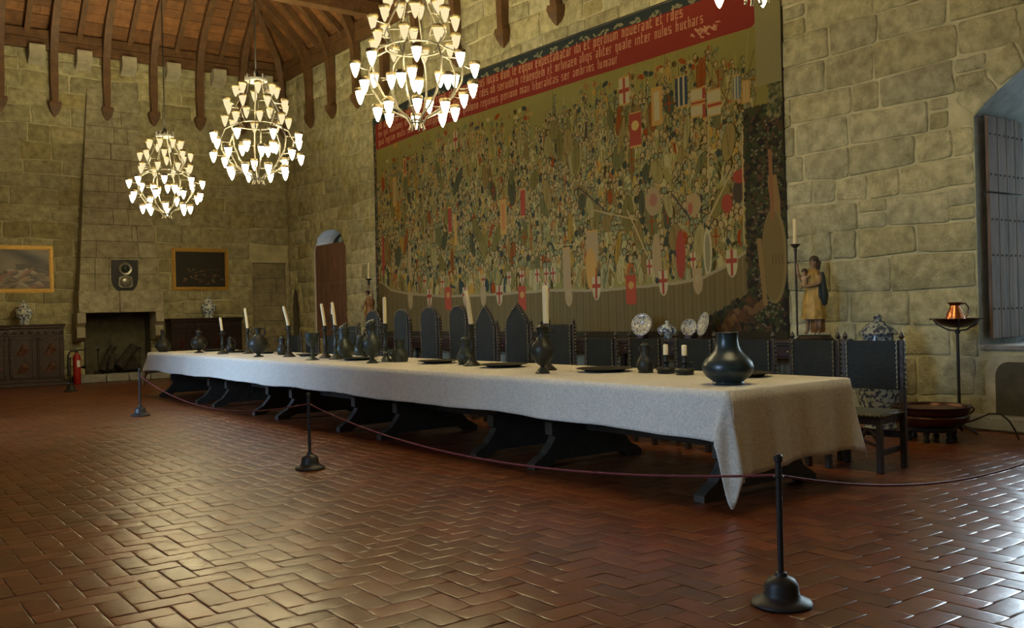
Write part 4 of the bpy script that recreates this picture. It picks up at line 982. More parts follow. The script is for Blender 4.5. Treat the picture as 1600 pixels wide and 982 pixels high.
# ------------------------------------------------------------------ chairs
def chair_back_shape(kind, w_, z0, z1):
    if kind == 'square': return [(-w_, z0), (w_, z0), (w_, z1), (-w_, z1)]
    pts = [(-w_, z0), (w_, z0)]
    if kind == 'round':
        zs_ = z1-.20; n = 12
        for k in range(n+1): a = PI*k/n; pts.append((w_*math.cos(a)*(1 if True else 1), zs_+.20*math.sin(a)**.8))
    else:
        zs_ = z1-.30
        for k in range(7): s = k/6; pts.append((w_*(1-s**1.35), zs_+.30*s**.85))
        for k in range(5, -1, -1): s = k/6; pts.append((-w_*(1-s**1.35), zs_+.30*s**.85))
    return pts
def make_chair(kind, ztop, name='studded_chair'):
    t = thing(name, (0, 0, 0), '', 'chair'); W = .25; D = .46
    # local: chair faces -x; back at x=+D/2
    xb = D/2
    mb = MB(); mb.box(-D/2-.02, xb-.02, -W-.015, W+.015, .455, .495, .015); mb.build('seat', LEATHG, t)
    mb = MB(); mb.box(-D/2, xb, -W+.01, W-.01, .40, .455, .004); mb.build('seat_rail', DWOOD, t)
    zb = .66 if kind == 'square' else .60
    sh_ = chair_back_shape(kind, W-.012, zb, ztop)
    mb = MB(); mb.prism(sh_, 'x', xb-.055, xb-.038); mb.build('leather_back', LEATH, t, smooth=0)
    mb = MB(); n = len(sh_)
    if kind != 'square':
        rim = [(xb-.03, p, z) for p, z in sh_[1:]]+[(xb-.03, *sh_[0])]; mb.tube(rim, .016, 6)
    ptop = ztop if kind == 'square' else (ztop-.20 if kind == 'round' else ztop-.28)
    for s in (-1, 1):
        l = MB(); l.box(xb-.045, xb+.005, s*W-.025, s*W+.025, 0, ptop+.005, .006); l.build('rear_leg', DWOOD, t)
        l = MB(); l.box(-D/2, -D/2+.05, s*(W-.025)-.025, s*(W-.025)+.025, 0, .40, .006); l.build('front_leg', DWOOD, t)
        if kind == 'square' or True:
            f = MB(); f.lathe([(.02, 0), (.012, .012), (.024, .035), (.018, .055), (.006, .072), (.002, .08)], 12, xb-.02, s*W, ptop); f.build('finial', DWOOD, t)
    if kind != 'square': mb.build('back_rim', DWOOD, t)
    # studs
    for s in (-1, 1):
        st = MB(); z = zb+.02
        while z < ptop:
            st.ball((xb-.060, s*(W-.028), z), .0105, 7, 4); 
            st.ball((xb-.02, s*(W+.027), z), .0115, 7, 4); z += .042
        st.box(xb-.0605, xb-.055, s*(W-.028)-.003, s*(W-.028)+.003, zb+.02, ptop); st.build('stud_row', BRASS, t)
    st = MB()
    if kind != 'square':
        arcp = sh_[2:]; acc = 0
        for a, b in zip(arcp[:-1], arcp[1:]):
            L = math.hypot(b[0]-a[0], b[1]-a[1]); k = 0
            while acc < L:
                q = acc/L; st.ball((xb-.060, (a[0]+(b[0]-a[0])*q)*.95, (a[1]+(b[1]-a[1])*q)-.004), .0105, 7, 4); acc += .042
            acc -= L
    y = -W
    while y <= W: st.ball((-D/2-.02, y, .475), .009, 6, 4); y += .038
    x = -D/2
    while x < xb-.03: 
        for s in (-1, 1): st.ball((x, s*(W+.015), .475), .009, 6, 4)
        x += .038
    st.build('seat_studs', BRASS, t)
    # stretchers
    mb = MB(); z0 = .27
    mb.tube([(-D/2+.025, -W+.04, z0), (-D/2+.025, -W+.10, z0+.08), (-D/2+.025, -W*.45, z0+.09), (-D/2+.025, -.07, z0+.01), (-D/2+.025, 0, z0-.02), (-D/2+.025, .07, z0+.01), (-D/2+.025, W*.45, z0+.09), (-D/2+.025, W-.10, z0+.08), (-D/2+.025, W-.04, z0)], .018, 8)
    mb.tube([(-D/2+.025, -W+.03, z0-.05), (-D/2+.025, -.1, z0-.01), (-D/2+.025, 0, z0+.04), (-D/2+.025, .1, z0-.01), (-D/2+.025, W-.03, z0-.05)], .015, 8)
    mb.build('carved_stretcher', DWOOD, t)
    for s in (-1, 1):
        l = MB(); l.box(-D/2+.05, xb-.045, s*(W-.025)-.012, s*(W-.025)+.012, .14, .19, .004); l.build('side_stretcher', DWOOD, t)
    l = MB(); l.box(xb-.035, xb-.01, -W+.02, W-.02, .25, .31, .004); l.build('back_stretcher', DWOOD, t)
    return t
protos = {}
GC = 'studded leather chairs behind the long table'
XC = -2.95-.23
CH = [(-7.15, 'square', 1.08, 'low square back, leftmost chair of the row behind the table'), (-7.95, 'square', 1.08, 'low square back, second chair of the row from far left'),
      (-8.72, 'square', 1.08, 'low square back, behind the tall wine goblet'), (-9.55, 'square', 1.24, 'square back just left of the winged ewer'),
      (-10.33, 'round', 1.50, 'round arched back, behind the winged ewer'), (-11.27, 'round', 1.50, 'round arched back, just right of the straight upright candle'),
      (-12.12, 'round', 1.52, 'round arched back, directly above a flat plate'), (-12.93, 'round', 1.52, 'round arched back, left of the leaning tall candle'),
      (-13.58, 'pointed', 1.51, 'pointed arched back, right of the leaning tall candle'), (-14.32, 'pointed', 1.52, 'pointed arched back, left of the two handled urn'),
      (-15.17, 'square', 1.245, 'medium square back, right behind the two handled urn'), (-15.92, 'square', 1.08, 'low square back, left of the small jug'),
      (-16.63, 'square', 1.08, 'low square back, behind the small dark jug'), (-17.38, 'square', 1.08, 'low square back, behind the two short candles'),
      (-18.12, 'square', 1.08, 'low square back, behind the big round bottle'), (-18.82, 'square', 1.08, 'low square back, under the gold robed statue')]
for (y, k, z, l) in CH:
    lab = 'dark leather studded chair with '+l
    key = (k, z)
    if key not in protos:
        p = make_chair(k, z); protos[key] = p; p.location = (XC, y, 0); p['label'] = lab; p['group'] = GC; p.rotation_euler[2] = R_(rnd.uniform(-3, 3))
    else: dup(protos[key], (XC+rnd.uniform(-.02, .02), y, 0), lab, GC, rz=R_(rnd.uniform(-3, 3)))
dup(protos[('square', 1.08)], (-3.165, -19.43, 0), 'dark leather studded chair standing free right of the table, legs in full view', GC, rz=R_(8))

# ------------------------------------------------------------------ trestle tables and cloth
TX0, TX1, TY0, TY1, TZ = -5.33, -3.87, -19.78, -5.65, .828
def trestle_table(y0, y1, l0, l1, lab):
    t = thing('trestle_table', (-4.6, (y0+y1)/2, 0), lab, 'table', 'trestle tables under the long cloth'); c = (y0+y1)/2
    mb = MB(); mb.box(-.71, .71, y0-c+.01, y1-c-.01, .765, .815, .006); mb.build('tabletop', TWOOD, t)
    pf = [(-.66, 0), (-.66, .05), (-.60, .09), (-.52, .13), (-.44, .22), (-.41, .27), (-.45, .29), (-.45, .40), (-.41, .42), (-.42, .50), (-.47, .58), (-.47, .66), (-.52, .68), (-.52, .765)]
    prof = pf+[(-x, z) for x, z in pf[::-1]]
    # inner arch of the foot
    prof = [(-.50, 0)]+[(-.66, 0)]+pf[1:]+[(-x, z) for x, z in pf[::-1]][:-1]+[(.66, 0), (.50, 0), (.40, .06), (-.40, .06)]
    for y in (l0, l1): l = MB(); l.prism(prof, 'y', y-c-.05, y-c+.05); l.build('scrolled_trestle', TWOOD, t, smooth=0)
    mb = MB(); mb.box(-.04, .04, min(l0, l1)-c+.05, max(l0, l1)-c-.05, .30, .40, .006); mb.build('stretcher_beam', TWOOD, t)
for a in ((-19.76, -17.02, -19.44, -17.47, 'oak trestle table under the nearest end of the cloth'), (-17.0, -14.2, -16.56, -14.66, 'oak trestle table, second from the near end of the cloth'), (-14.18, -11.3, -13.62, -11.71, 'oak trestle table under the middle of the cloth'), (-11.28, -8.72, -10.85, -9.1, 'oak trestle table, second from the far end of the cloth'), (-8.70, -5.67, -8.25, -6.15, 'oak trestle table under the far left end of the cloth')): trestle_table(*a)
DAM = mat('white_damask', (.60, .57, .50), rough=.85); _n, _l, _b = nodes_of(DAM)
_tc = _n.new('ShaderNodeTexCoord'); _wv = _n.new('ShaderNodeTexVoronoi'); _wv.inputs['Scale'].default_value = 11; _wv.feature = 'SMOOTH_F1'
_no = _n.new('ShaderNodeTexNoise'); _no.inputs['Scale'].default_value = 30; _no.inputs['Detail'].default_value = 4; _no.inputs['Distortion'].default_value = 2.6
_l.new(_tc.outputs['Object'], _wv.inputs['Vector']); _l.new(_tc.outputs['Object'], _no.inputs['Vector'])
_ad = _n.new('ShaderNodeMath'); _ad.operation = 'MULTIPLY_ADD'; _ad.inputs[1].default_value = .06; _l.new(_wv.outputs['Distance'], _ad.inputs[0]); _l.new(_no.outputs['Fac'], _ad.inputs[2])
_cr = _n.new('ShaderNodeValToRGB'); _cr.color_ramp.elements[0].position = .46; _cr.color_ramp.elements[1].position = .58; _cr.color_ramp.elements[0].color = (.53, .50, .41, 1); _cr.color_ramp.elements[1].color = (.66, .62, .51, 1)
_l.new(_ad.outputs[0], _cr.inputs[0]); _l.new(_cr.outputs[0], _b.inputs['Base Color'])
_bp = _n.new('ShaderNodeBump'); _bp.inputs['Strength'].default_value = .35; _bp.inputs['Distance'].default_value = .01; _l.new(_ad.outputs[0], _bp.inputs['Height']); _l.new(_bp.outputs[0], _b.inputs['Normal'])
def cloth():
    step = .05; rc = .03
    # perimeter points with outward normal and hang length
    P = []
    def hang(kind, s): return s
    Lx, Ly = TX1-TX0, TY1-TY0
    def edge(p0, p1, nrm, fn):
        L = (Vector(p1)-Vector(p0)).length; n = max(2, int(L/step))
        for k in range(n): P.append((Vector(p0).lerp(Vector(p1), k/n), Vector(nrm), fn(k/n*L, L-k/n*L), 0))
    def front(a, b):   # a distance from near corner, b from far
        h = .335+.008*math.sin(a*1.7)+.006*math.sin(a*4.1)
        return h+.03*math.exp(-a/.15)+.02*math.exp(-b/.3)
    def endn(a, b):
        return .595-.085*a/1.4+.012*math.sin(a*7)+.05*math.exp(-b/.12)
    def endf(a, b): return .40+.04*math.sin(a*5)
    def corner(c, a0, a1, hl):
        n = 12
        for k in range(n+1):
            t = k/n; a = a0+(a1-a0)*t; P.append((Vector((c[0]+rc*math.cos(a), c[1]+rc*math.sin(a), 0)), Vector((math.cos(a), math.sin(a), 0)), hl(t), 1))
    x0, x1, y0, y1 = TX0+rc, TX1-rc, TY0+rc, TY1-rc
    edge((TX0, y1, 0), (TX0, y0, 0), (-1, 0, 0), lambda a, b: front(b, a))
    def cn(lo, hi, tip): return lambda t: lo+(hi-lo)*t+tip*math.sin(PI*t)**2
    corner((x0, y0), PI, 1.5*PI, cn(.365, .62, .30))
    edge((x0, TY0, 0), (x1, TY0, 0), (0, -1, 0), endn)
    corner((x1, y0), 1.5*PI, 2*PI, cn(.56, .38, .16))
    edge((TX1, y0, 0), (TX1, y1, 0), (1, 0, 0), front)
    corner((x1, y1), 0, .5*PI, cn(.36, .42, .2))
    edge((x1, TY1, 0), (x0, TY1, 0), (0, 1, 0), endf)
    corner((x0, y1), .5*PI, PI, cn(.42, .36, .25))
    n = len(P); rows = 16; V = []; F = []
    # top: inner rings
    for (p, nr, h, c) in P: V.append((p.x-nr.x*.012, p.y-nr.y*.012, TZ))
    for k in range(1, rows+1):
        for i, (p, nr, h, c) in enumerate(P):
            t = k/rows; d = h*t; s = i*step
            if k == 1: q = p+nr*.004; V.append((q.x, q.y, TZ-.008)); continue
            fold = .010*t*math.sin(p.y*5.2+p.x*7)+.006*t*math.sin(p.y*13)
            flare = .012+.035*t
            if abs(nr.y) > .9: fold = (.020*math.sin(p.x*13+1)+.008*math.sin(p.x*31))*t; flare = .012+.05*t
            if c: flare = .015+.10*t*math.sin(PI*min(1, t*1.0)*.55); fold = 0
            q = p+nr*(flare+fold); V.append((q.x, q.y, TZ-.008-d+.008*t))
    for k in range(rows):
        for i in range(n): F.append((k*n+i, k*n+(i+1) % n, (k+1)*n+(i+1) % n, (k+1)*n+i))
    F.append(tuple(range(n-1, -1, -1)))
    mb = MB(); mb.add(V, F)
    o = mb.build('tablecloth', DAM, smooth=60)
    sol = o.modifiers.new('thick', 'SOLIDIFY'); sol.thickness = .003; sol.offset = -1
    return tag(o, 'long white damask tablecloth draped over the banquet table, its near corner hanging low', 'tablecloth')
cloth()

# ------------------------------------------------------------------ things on the table
S_ = {}
def lathe_thing(name, px, py, prof, m, lab, cat, grp=None, seg=28, rz=0, sy=1):
    p = onZ(px, py, TZ) if py > 0 else onX(px, 550, py); t = thing(name, (p.x, p.y, TZ+.001), lab, cat, grp, rz); mb = MB(); mb.lathe(prof, seg, sy=sy); mb.build('body', m, t); return t
def handle(t, pts, r, m, name='handle'):
    mb = MB(); mb.tube(pts, r, 8); mb.build(name, m, t)
TOV = Vector((.80, -.60, 0))    # to the right in the picture
def rg(d, z, o=0.0): return (TOV.x*d+.6*o, TOV.y*d+.8*o, z)
# big round bottle
t = lathe_thing('round_bottle', 1138, 601, [(.112, 0), (.118, .010), (.112, .022), (.122, .032), (.160, .060), (.185, .095), (.190, .130), (.178, .168), (.150, .200), (.118, .228), (.096, .258), (.084, .290), (.079, .330), (.080, .368), (.084, .383), (.078, .387), (.068, .375), (.064, .32)], GLAZE, 'big round bellied dark green bottle at the near corner of the table', 'bottle', seg=48)
# dark onion flask far left
t = lathe_thing('onion_flask', 255, -5.10, [(.08, 0), (.09, .02), (.14, .08), (.15, .13), (.12, .19), (.06, .27), (.038, .33), (.036, .40), (.048, .42), (.04, .425)], PEWD, 'dark onion shaped flask at the far left corner of the table', 'bottle')
# tall vessels
def ewer(px, py, s, m, name, lab, cat='ewer', wing=False):
    t = lathe_thing(name, px, py, [(q*s, z*s) for q, z in [(.085, 0), (.088, .01), (.075, .022), (.035, .05), (.022, .075), (.03, .09), (.085, .13), (.125, .20), (.138, .27), (.125, .33), (.075, .385), (.05, .42), (.048, .47), (.066, .52), (.072, .53), (.055, .528)]], m, lab, cat, seg=36)
    for d in ((1, -1) if not wing else (1, -1)):
        handle(t, [rg(d*.05*s, .50*s), rg(d*.12*s, .53*s), rg(d*.155*s, .45*s), rg(d*.12*s, .40*s), rg(d*.135*s, .33*s)] if d > 0 else [rg(-.055*s, .46*s), rg(-.10*s, .47*s), rg(-.115*s, .42*s), rg(-.09*s, .38*s), rg(-.14*s, .34*s), rg(-.15*s, .22*s)], .011*s, m)
    return t
t = ewer(848, 584, .80, PEWD, 'two_handled_urn', 'dark two handled footed urn standing in front of the upright tall candle', 'urn')
mb = MB(); mb.lathe([(.05, .415), (.058, .43), (.04, .445), (.012, .46), (.018, .475), (.003, .49)], 24); mb.build('lid', PEWD, t)
t = ewer(582, 568, .86, PEWT, 'winged_ewer', 'tall grey pewter ewer with figured spout and winged handle, mid table')
mb = MB(); b = [rg(-.02, .44), rg(-.0, .49), rg(.03, .51), rg(.05, .485)]; mb.tube(b, [.045, .05, .035, .012], 10); mb.ball(rg(-.03, .46), .05, 12, 8); mb.build('figured_spout', PEWT, t)
mb = MB(); mb.tube([rg(-.15, .30, -.02), rg(-.17, .22, -.03), rg(-.13, .12, -.02), rg(-.06, .08)], [.022, .03, .026, .012], 10); mb.build('wing_relief', PEWT, t)
def jug(px, py, s, m, lab, name='small_jug', rz=0, grp=None):
    t = lathe_thing(name, px, py, [(q*s, z*s) for q, z in [(.085, 0), (.09, .012), (.08, .02), (.10, .06), (.105, .10), (.085, .15), (.058, .19), (.05, .23), (.06, .29), (.062, .30), (.05, .298)]], m, lab, 'jug', grp, seg=30)
    handle(t, [rg(.055*s, .28*s), rg(.10*s, .27*s), rg(.125*s, .20*s), rg(.10*s, .12*s)], .010*s, m)
    mb = MB(); mb.ball((0, 0, .305*s), .052*s, 14, 8, sz=.7); mb.ball((0, 0, .345*s), .014*s, 8, 6); mb.build('lid', m, t)
    mb = MB(); mb.tube([rg(-.045*s, .25*s), rg(-.075*s, .29*s)], [.02*s, .012*s], 8); mb.build('spout', m, t)
    return t
jug(1009, 583, .80, PEWD, 'small dark lidded jug left of the two short candles')
jug(727, 570, .92, PEWT, 'dark round jug standing against the foot of the leaning tall candle')
jug(563, 556, .90, PEWT, 'small grey lidded jug just left of the winged ewer')
jug(441, 555, .85, PEWD, 'small dark jug with shiny spout, left of the leaning candle by the goblet')
jug(360, -4.50, .80, PEWD, 'small dark jug behind the leftmost short candle')
t = jug(538, 560, 1.35, PEWT, 'tall dark tankard with a shiny lid left of the two upright candles', name='tall_tankard')
# open jug with wide mouth
t = lathe_thing('wide_necked_jug', 625, 566, [(.095, 0), (.10, .015), (.105, .04), (.11, .08), (.095, .12), (.06, .16), (.052, .19), (.062, .25), (.07, .275), (.06, .277), (.048, .2)], PEWT, 'grey wide necked jug right of the upright mid candle', 'jug')
handle(t, [rg(-.10, .07), rg(-.13, .10), rg(-.125, .14), rg(-.075, .13)], .012, PEWT)
# moon flask
t = lathe_thing('moon_flask', 404, 558, [(.075, 0), (.08, .01), (.03, .03), (.03, .045), (.10, .08), (.145, .15), (.155, .20), (.13, .27), (.07, .325), (.04, .345), (.04, .42), (.055, .44), (.045, .445)], PEWD, 'round bodied dark flask on a foot, left part of the table', 'flask', sy=.85)
handle(t, [rg(.04, .42), rg(.09, .44), rg(.11, .38), rg(.08, .32)], .010, PEWD); handle(t, [rg(-.04, .42), rg(-.09, .44), rg(-.11, .38), rg(-.08, .32)], .010, PEWD)
t = lathe_thing('footed_urn', 311, -4.85, [(.08, 0), (.085, .01), (.03, .03), (.03, .05), (.11, .09), (.15, .16), (.14, .23), (.08, .28), (.05, .30), (.05, .36), (.06, .38), (.03, .39), (.015, .42), (.003, .44)], PEWD, 'dark footed urn near the far left end of the table', 'urn')
# goblet
t = lathe_thing('tall_goblet', 488, 563, [(.095, 0), (.095, .008), (.05, .03), (.018, .06), (.014, .10), (.026, .125), (.014, .15), (.02, .18), (.06, .21), (.085, .26), (.095, .33), (.10, .37), (.094, .37), (.085, .30), (.05, .22)], PEWT, 'tall grey wine goblet standing near the front edge of the table', 'goblet')
# candlesticks
def candlestick(px, py, h, hc, lean, lab, labc, m=PEWD, r=.022):
    p = onZ(px, py, TZ); t = thing('candlestick', (p.x, p.y, TZ+.001), lab, 'candlestick', 'tall candlesticks on the table')
    k = h/.46
    mb = MB(); mb.lathe([(.095, 0), (.098, .008), (.085, .018), (.05, .05), (.03, .075), (.028, .09*k), (.036, .105*k), (.02, .125*k), (.026, .17*k), (.034, .2*k), (.022, .23*k), (.019, .33*k), (.028, .345*k), (.018, .36*k), (.028, .385*k)], 24); mb.build('stem', m, t)
    mb = MB(); mb.lathe([(.02, .38*k), (.06, .40*k), (.064, .407*k), (.03, .407*k), (.03, .455*k), (.032, .46*k), (.022, .46*k)], 24); mb.build('drip_pan', m, t)
    c = MB(); n = 8; pts = [(lean[0]*(q/n)**1.3, lean[1]*(q/n)**1.3, hc*q/n) for q in range(n+1)]; c.tube(pts, [r]*(n)+[r*.85], 14); w_ = Vector(pts[-1]); c.tube([w_, w_+Vector((0, 0, .015))], .002, 5)
    tag(c.build('candle', WAX, loc=(p.x, p.y, TZ+.40*k+.012)), labc, 'candle', 'ivory candles on the long table')
GCN = None
def leanr(d): return (TOV.x*d, TOV.y*d)
candlestick(855, 579, .46, .42, leanr(0), 'dark candlestick half hidden behind the two handled urn', 'tall upright ivory candle behind the two handled urn', r=.030)
candlestick(738, 572, .46, .42, leanr(-.05), 'dark candlestick with the leaning candle, in front of the pointed chairs', 'tall ivory candle leaning left in front of the arched chair backs', r=.026)
candlestick(603, 566, .48, .38, leanr(0), 'slim shiny candlestick right of the winged ewer', 'straight upright ivory candle right of the winged ewer', m=PEWT, r=.024)
candlestick(525, 562, .47, .36, leanr(-.035), 'baluster candlestick with drip pan, right one of the pair by the red shutter', 'ivory candle, right one of the pair before the red shutter', m=PEWT, r=.022)
candlestick(509, 560, .46, .36, leanr(-.045), 'baluster candlestick with drip pan, left one of the pair by the red shutter', 'ivory candle, left one of the pair before the red shutter', r=.022)
candlestick(452, 558, .47, .34, leanr(-.07), 'dark candlestick with the strongly leaning candle, left of the goblet', 'yellow candle leaning strongly left, left of the goblet', r=.022)
candlestick(388, 553, .43, .38, leanr(-.04), 'dark candlestick behind the round bodied flask', 'yellow candle behind the round bodied flask', r=.022)
candlestick(348, 553.5, .40, .26, leanr(-.03), 'small dark candlestick near the dark chest, leftmost on the table', 'leftmost yellow candle on the table, in front of the dark chest', r=.022)
for px, py, l in ((1041, 584, 'left'), (1070, 586, 'right')):
    p = onZ(px, py, TZ); t = thing('chamber_candlestick', (p.x, p.y, TZ+.001), 'low dark chamber candlestick, %s one of the two short candles' % l, 'candlestick', 'pair of chamber candlesticks')
    mb = MB(); mb.lathe([(.075, 0), (.08, .01), (.075, .02), (.088, .035), (.09, .045), (.08, .055), (.03, .052), (.022, .06), (.02, .085), (.045, .10), (.05, .106), (.026, .108), (.022, .13), (.026, .165), (.02, .166)], 26); mb.build('base', PEWD, t)
    mb = MB(); mb.tube([rg(.04, .10), rg(.075, .11), rg(.085, .075), rg(.07, .05)], .007, 8); mb.build('ring_handle', PEWD, t)
    c = MB(); c.lathe([(.022, 0), (.023, .005), (.022, .095), (.019, .102), (.003, .104)], 16); tag(c.build('candle', WAX, loc=(p.x, p.y, TZ+.155)), 'short thick ivory candle stub, %s one of the two by the big bottle' % l, 'candle', 'ivory candles on the long table')
# plates
def plate(px, py, r, lab, m=PEWD):
    p = onZ(px, py, TZ) if py > 0 else onX(px, 550, py); mb = MB(); mb.lathe([(r*.60, 0), (r*.66, .004), (r*.72, .018), (r*.98, .030), (r, .034), (r*.97, .036), (r*.70, .024), (r*.62, .010), (.001, .009)], 48)
    return tag(mb.build('serving_plate', m, loc=(p.x, p.y, TZ+.001)), lab, 'plate', 'dark pewter plates on the table')
plate(945, 581, .27, 'wide dark pewter plate left of the small jug near the short candles')
plate(787, 574, .26, 'wide dark pewter plate between the leaning candle and the two handled urn')
plate(684, 568, .24, 'dark pewter plate in front of the round arched chairs')
plate(560, 563, .26, 'dark pewter plate half behind the foot of the winged ewer')
plate(482, 557.0, .19, 'dark pewter plate behind the tall goblet')
plate(414, 553, .20, 'dark pewter plate right behind the round bodied flask')
plate(372, -4.40, .22, 'dark pewter plate by the small jug at the left end of the table')
plate(332, -4.45, .22, 'dark pewter plate furthest left near the footed urn')
plate(1168, 589, .20, 'dark pewter plate tucked behind the big round bottle')

# ------------------------------------------------------------------ chandeliers
def chandelier(loc, lab):
    # origin at the lowest point
    t = thing('iron_chandelier', loc, lab, 'chandelier', 'iron chandeliers over the table')
    mb = MB(); mb.tube([(0, 0, 1.74), (0, 0, 13.0-loc[2]-.05)], .011, 6); mb.ball((0, 0, 1.76), .035, 10, 6); mb.build('suspension_rod', IRON, t)
    mb = MB(); mb.lathe([(.14, 1.60), (.17, 1.61), (.17, 1.645), (.14, 1.655), (.14, 1.60)], 28)
    for k in range(8):
        a = 2*PI*k/8; mb.tube([(.155*math.cos(a), .155*math.sin(a), 1.64), (.16*math.cos(a), .16*math.sin(a), 1.70), (.13*math.cos(a), .13*math.sin(a), 1.69)], .014, 6)
    for k in range(4):
        a = PI*k/2+.4; mb.tube([(.15*math.cos(a), .15*math.sin(a), 1.64), (0, 0, 1.75)], .010, 6)
    mb.build('crown_ring', IRON, t)
    mb = MB()
    for r, z in ((.33, .93), (.07, .10)):
        mb.tube([(r*math.cos(2*PI*k/32), r*math.sin(2*PI*k/32), z) for k in range(33)], .011, 6)
    mb.build('hoop', CHIRON, t)
    cups = []
    for k in range(8):
        a = 2*PI*k/8+.2; c, s = math.cos(a), math.sin(a)
        up = [(.14, 1.60), (.20, 1.42), (.29, 1.26), (.36, 1.10), (.30, .98), (.26, .93)]
        lo = [(.33, .93), (.48, .86), (.55, .70), (.53, .52), (.42, .34), (.27, .22), (.12, .14), (.07, .06), (.09, .0)]
        m1 = MB(); m1.tube([(r*c, r*s, z) for r, z in up], .010, 6); m1.tube([(r*c, r*s, z) for r, z in lo], .012, 6)
        a2 = a+.26; c2, s2 = math.cos(a2), math.sin(a2)
        tiers = [(a, .24, .31, 1.50, 1), (a2, .34, .47, 1.27, 1), (a, .33, .48, 1.03, 1), (a2, .54, .68, .74, 0), (a, .50, .66, .47, 0), (a2, .30, .44, .24, 0), (a+.1, .40, .28, .62, 0)]
        if k % 2: tiers = tiers[:-1]
        for (an, r0, r1, z, dim) in tiers:
            ca, sa = math.cos(an), math.sin(an)
            m1.tube([(r0*c, r0*s, z-.03), ((r0+r1)/2*ca, (r0+r1)/2*sa, z-.035), (r1*ca, r1*sa, z+.0)], .0065, 5)
            cups.append((r1*ca, r1*sa, z, dim))
        m1.build('curved_arm', CHIRON, t)
    return t, cups
cup_prof = [(.003, -.145), (.014, -.132), (.028, -.10), (.042, -.055), (.050, -.015), (.053, .008)]
def cup_mesh(m, nm):
    mb = MB(); mb.lathe(cup_prof, 14); o = mb.build(nm, m); return o
cl, cu_ = cup_mesh(GLOW, 'bright_cup'), cup_mesh(GLOWU, 'dim_cup')
mb = MB(); mb.lathe([(.050, .004), (.058, .002), (.064, .012), (.064, .034), (.058, .044), (.050, .044), (.048, .010)], 14); rim0 = mb.build('cup_rim', RIM)
mb = MB(); mb.ball((0, 0, .012), .030, 10, 6); bulb0 = mb.build('bulb', BULB)
firstc = None
CHS = [((-4.80, -5.30, 3.44), 'smallest looking, leftmost and farthest iron chandelier with glowing glass cups'), ((-4.80, -10.10, 3.50), 'middle iron chandelier with glowing glass cups, in front of the room corner'),
       ((-4.80, -14.90, 3.52), 'largest looking iron chandelier with glowing glass cups, before the tapestry corner'), ((-4.80, -19.70, 3.61), 'nearest iron chandelier, only its lowest cups show at the top right edge')]
for i, (loc, l) in enumerate(CHS):
    if i == 0:
        firstc, cups = chandelier(loc, l)
        for (x, y, z, dim) in cups:
            c = (cu_ if dim else cl).copy(); c.name = 'glass_cup'; COL.objects.link(c); c.parent = firstc; c.location = (x, y, z)
            r = rim0.copy(); COL.objects.link(r); r.parent = c; r.location = (0, 0, 0)
            b = bulb0.copy(); COL.objects.link(b); b.parent = c; b.location = (0, 0, 0)
    else: dup(firstc, loc, l, rz=R_(17*i))
for o in (cl, cu_, rim0, bulb0): bpy.data.objects.remove(o)

# ------------------------------------------------------------------ cabinets by the back wall
def cabinet(x0, x1, zt, m, lab, doors, deep=.52, name='carved_cabinet'):
    t = thing(name, ((x0+x1)/2, -.08-deep/2, 0), lab, 'cabinet'); w_ = (x1-x0)/2; d = deep/2
    mb = MB(); mb.box(-w_+.04, w_-.04, -d+.02, d, .08, zt-.09, .01); mb.build('carcass', m, t)
    mb = MB(); mb.box(-w_, w_, -d-.03, d, zt-.04, zt, .012); mb.box(-w_+.02, w_-.02, -d-.01, d, zt-.09, zt-.04, .008); mb.build('top', m, t)
    mb = MB(); mb.box(-w_+.01, w_-.01, -d-.015, d, 0, .09, .01); mb.box(-w_+.03, w_-.03, -d+.0, d, .09, .15, .008); mb.build('plinth', m, t)
    f = MB(); f.box(-w_+.05, w_-.05, -d-.0, -d+.03, zt-.26, zt-.10, .006)
    n = int(2*w_/.16)
    for k in range(n):
        x = -w_+.1+k*(2*w_-.2)/max(1, n-1); f.tube([(x-.05, -d-.005, zt-.22), (x, -d-.02, zt-.16), (x+.05, -d-.005, zt-.22)], .011, 6); f.ball((x, -d-.008, zt-.20), .018, 8, 5)
    f.build('carved_frieze', m, t)
    W = (2*w_-.12)/doors
    for k in range(doors):
        a = -w_+.06+k*W; dr = MB()
        dr.box(a+.02, a+W-.02, -d-.012, -d+.02, .18, zt-.29, .006)
        for (p, q) in ((a+.05, a+.09), (a+W-.09, a+W-.05)): dr.box(p, q, -d-.03, -d-.01, .21, zt-.32, .004)
        for (p, q) in ((.21, .25), (zt-.36, zt-.32)): dr.box(a+.05, a+W-.05, -d-.03, -d-.01, p, q, .004)
        D = dr.build('door', m, t); g = MB(); cx = a+W/2
        # two rows of pyramidal facets
        for (cz, s) in ((zt*.60, 1), (zt*.31, .9)):
            hw, hh = W*.26, .145*s; ap = (cx-.012, -d-.075, cz+.03)
            for (p, q) in (((cx-hw, cz-hh), (cx+hw*.2, cz-hh)), ((cx+hw*.2, cz-hh), (cx+hw, cz+.0)), ((cx+hw, cz), (cx+.02, cz+hh)), ((cx+.02, cz+hh), (cx-hw, cz-hh))):
                g.add([(p[0], -d-.012, p[1]), (q[0], -d-.012, q[1]), ap], [(0, 1, 2)])
        g.build('facet_panel', FACET, D, smooth=0, )
        kb = MB(); kb.ball((a+.045 if k % 2 else a+W-.045, -d-.035, zt*.48), .014, 10, 6); kb.build('knob', BRASS, D)
    return t
FACET = mat('polished_walnut_facets', (.12, .055, .035), rough=.22, noise_s=7, noise_a=.4, coat=.5)
FACETD = mat('polished_dark_facets', (.05, .02, .018), rough=.3)
cabinet(-7.60, -5.78, 1.42, CWOOD, 'carved walnut cabinet with faceted doors below the fish painting', 3)
FACET = FACETD
cabinet(-3.42, -1.55, 1.48, CWOODR, 'dark mahogany chest cabinet below the dark still life painting', 4, name='dark_chest_cabinet')
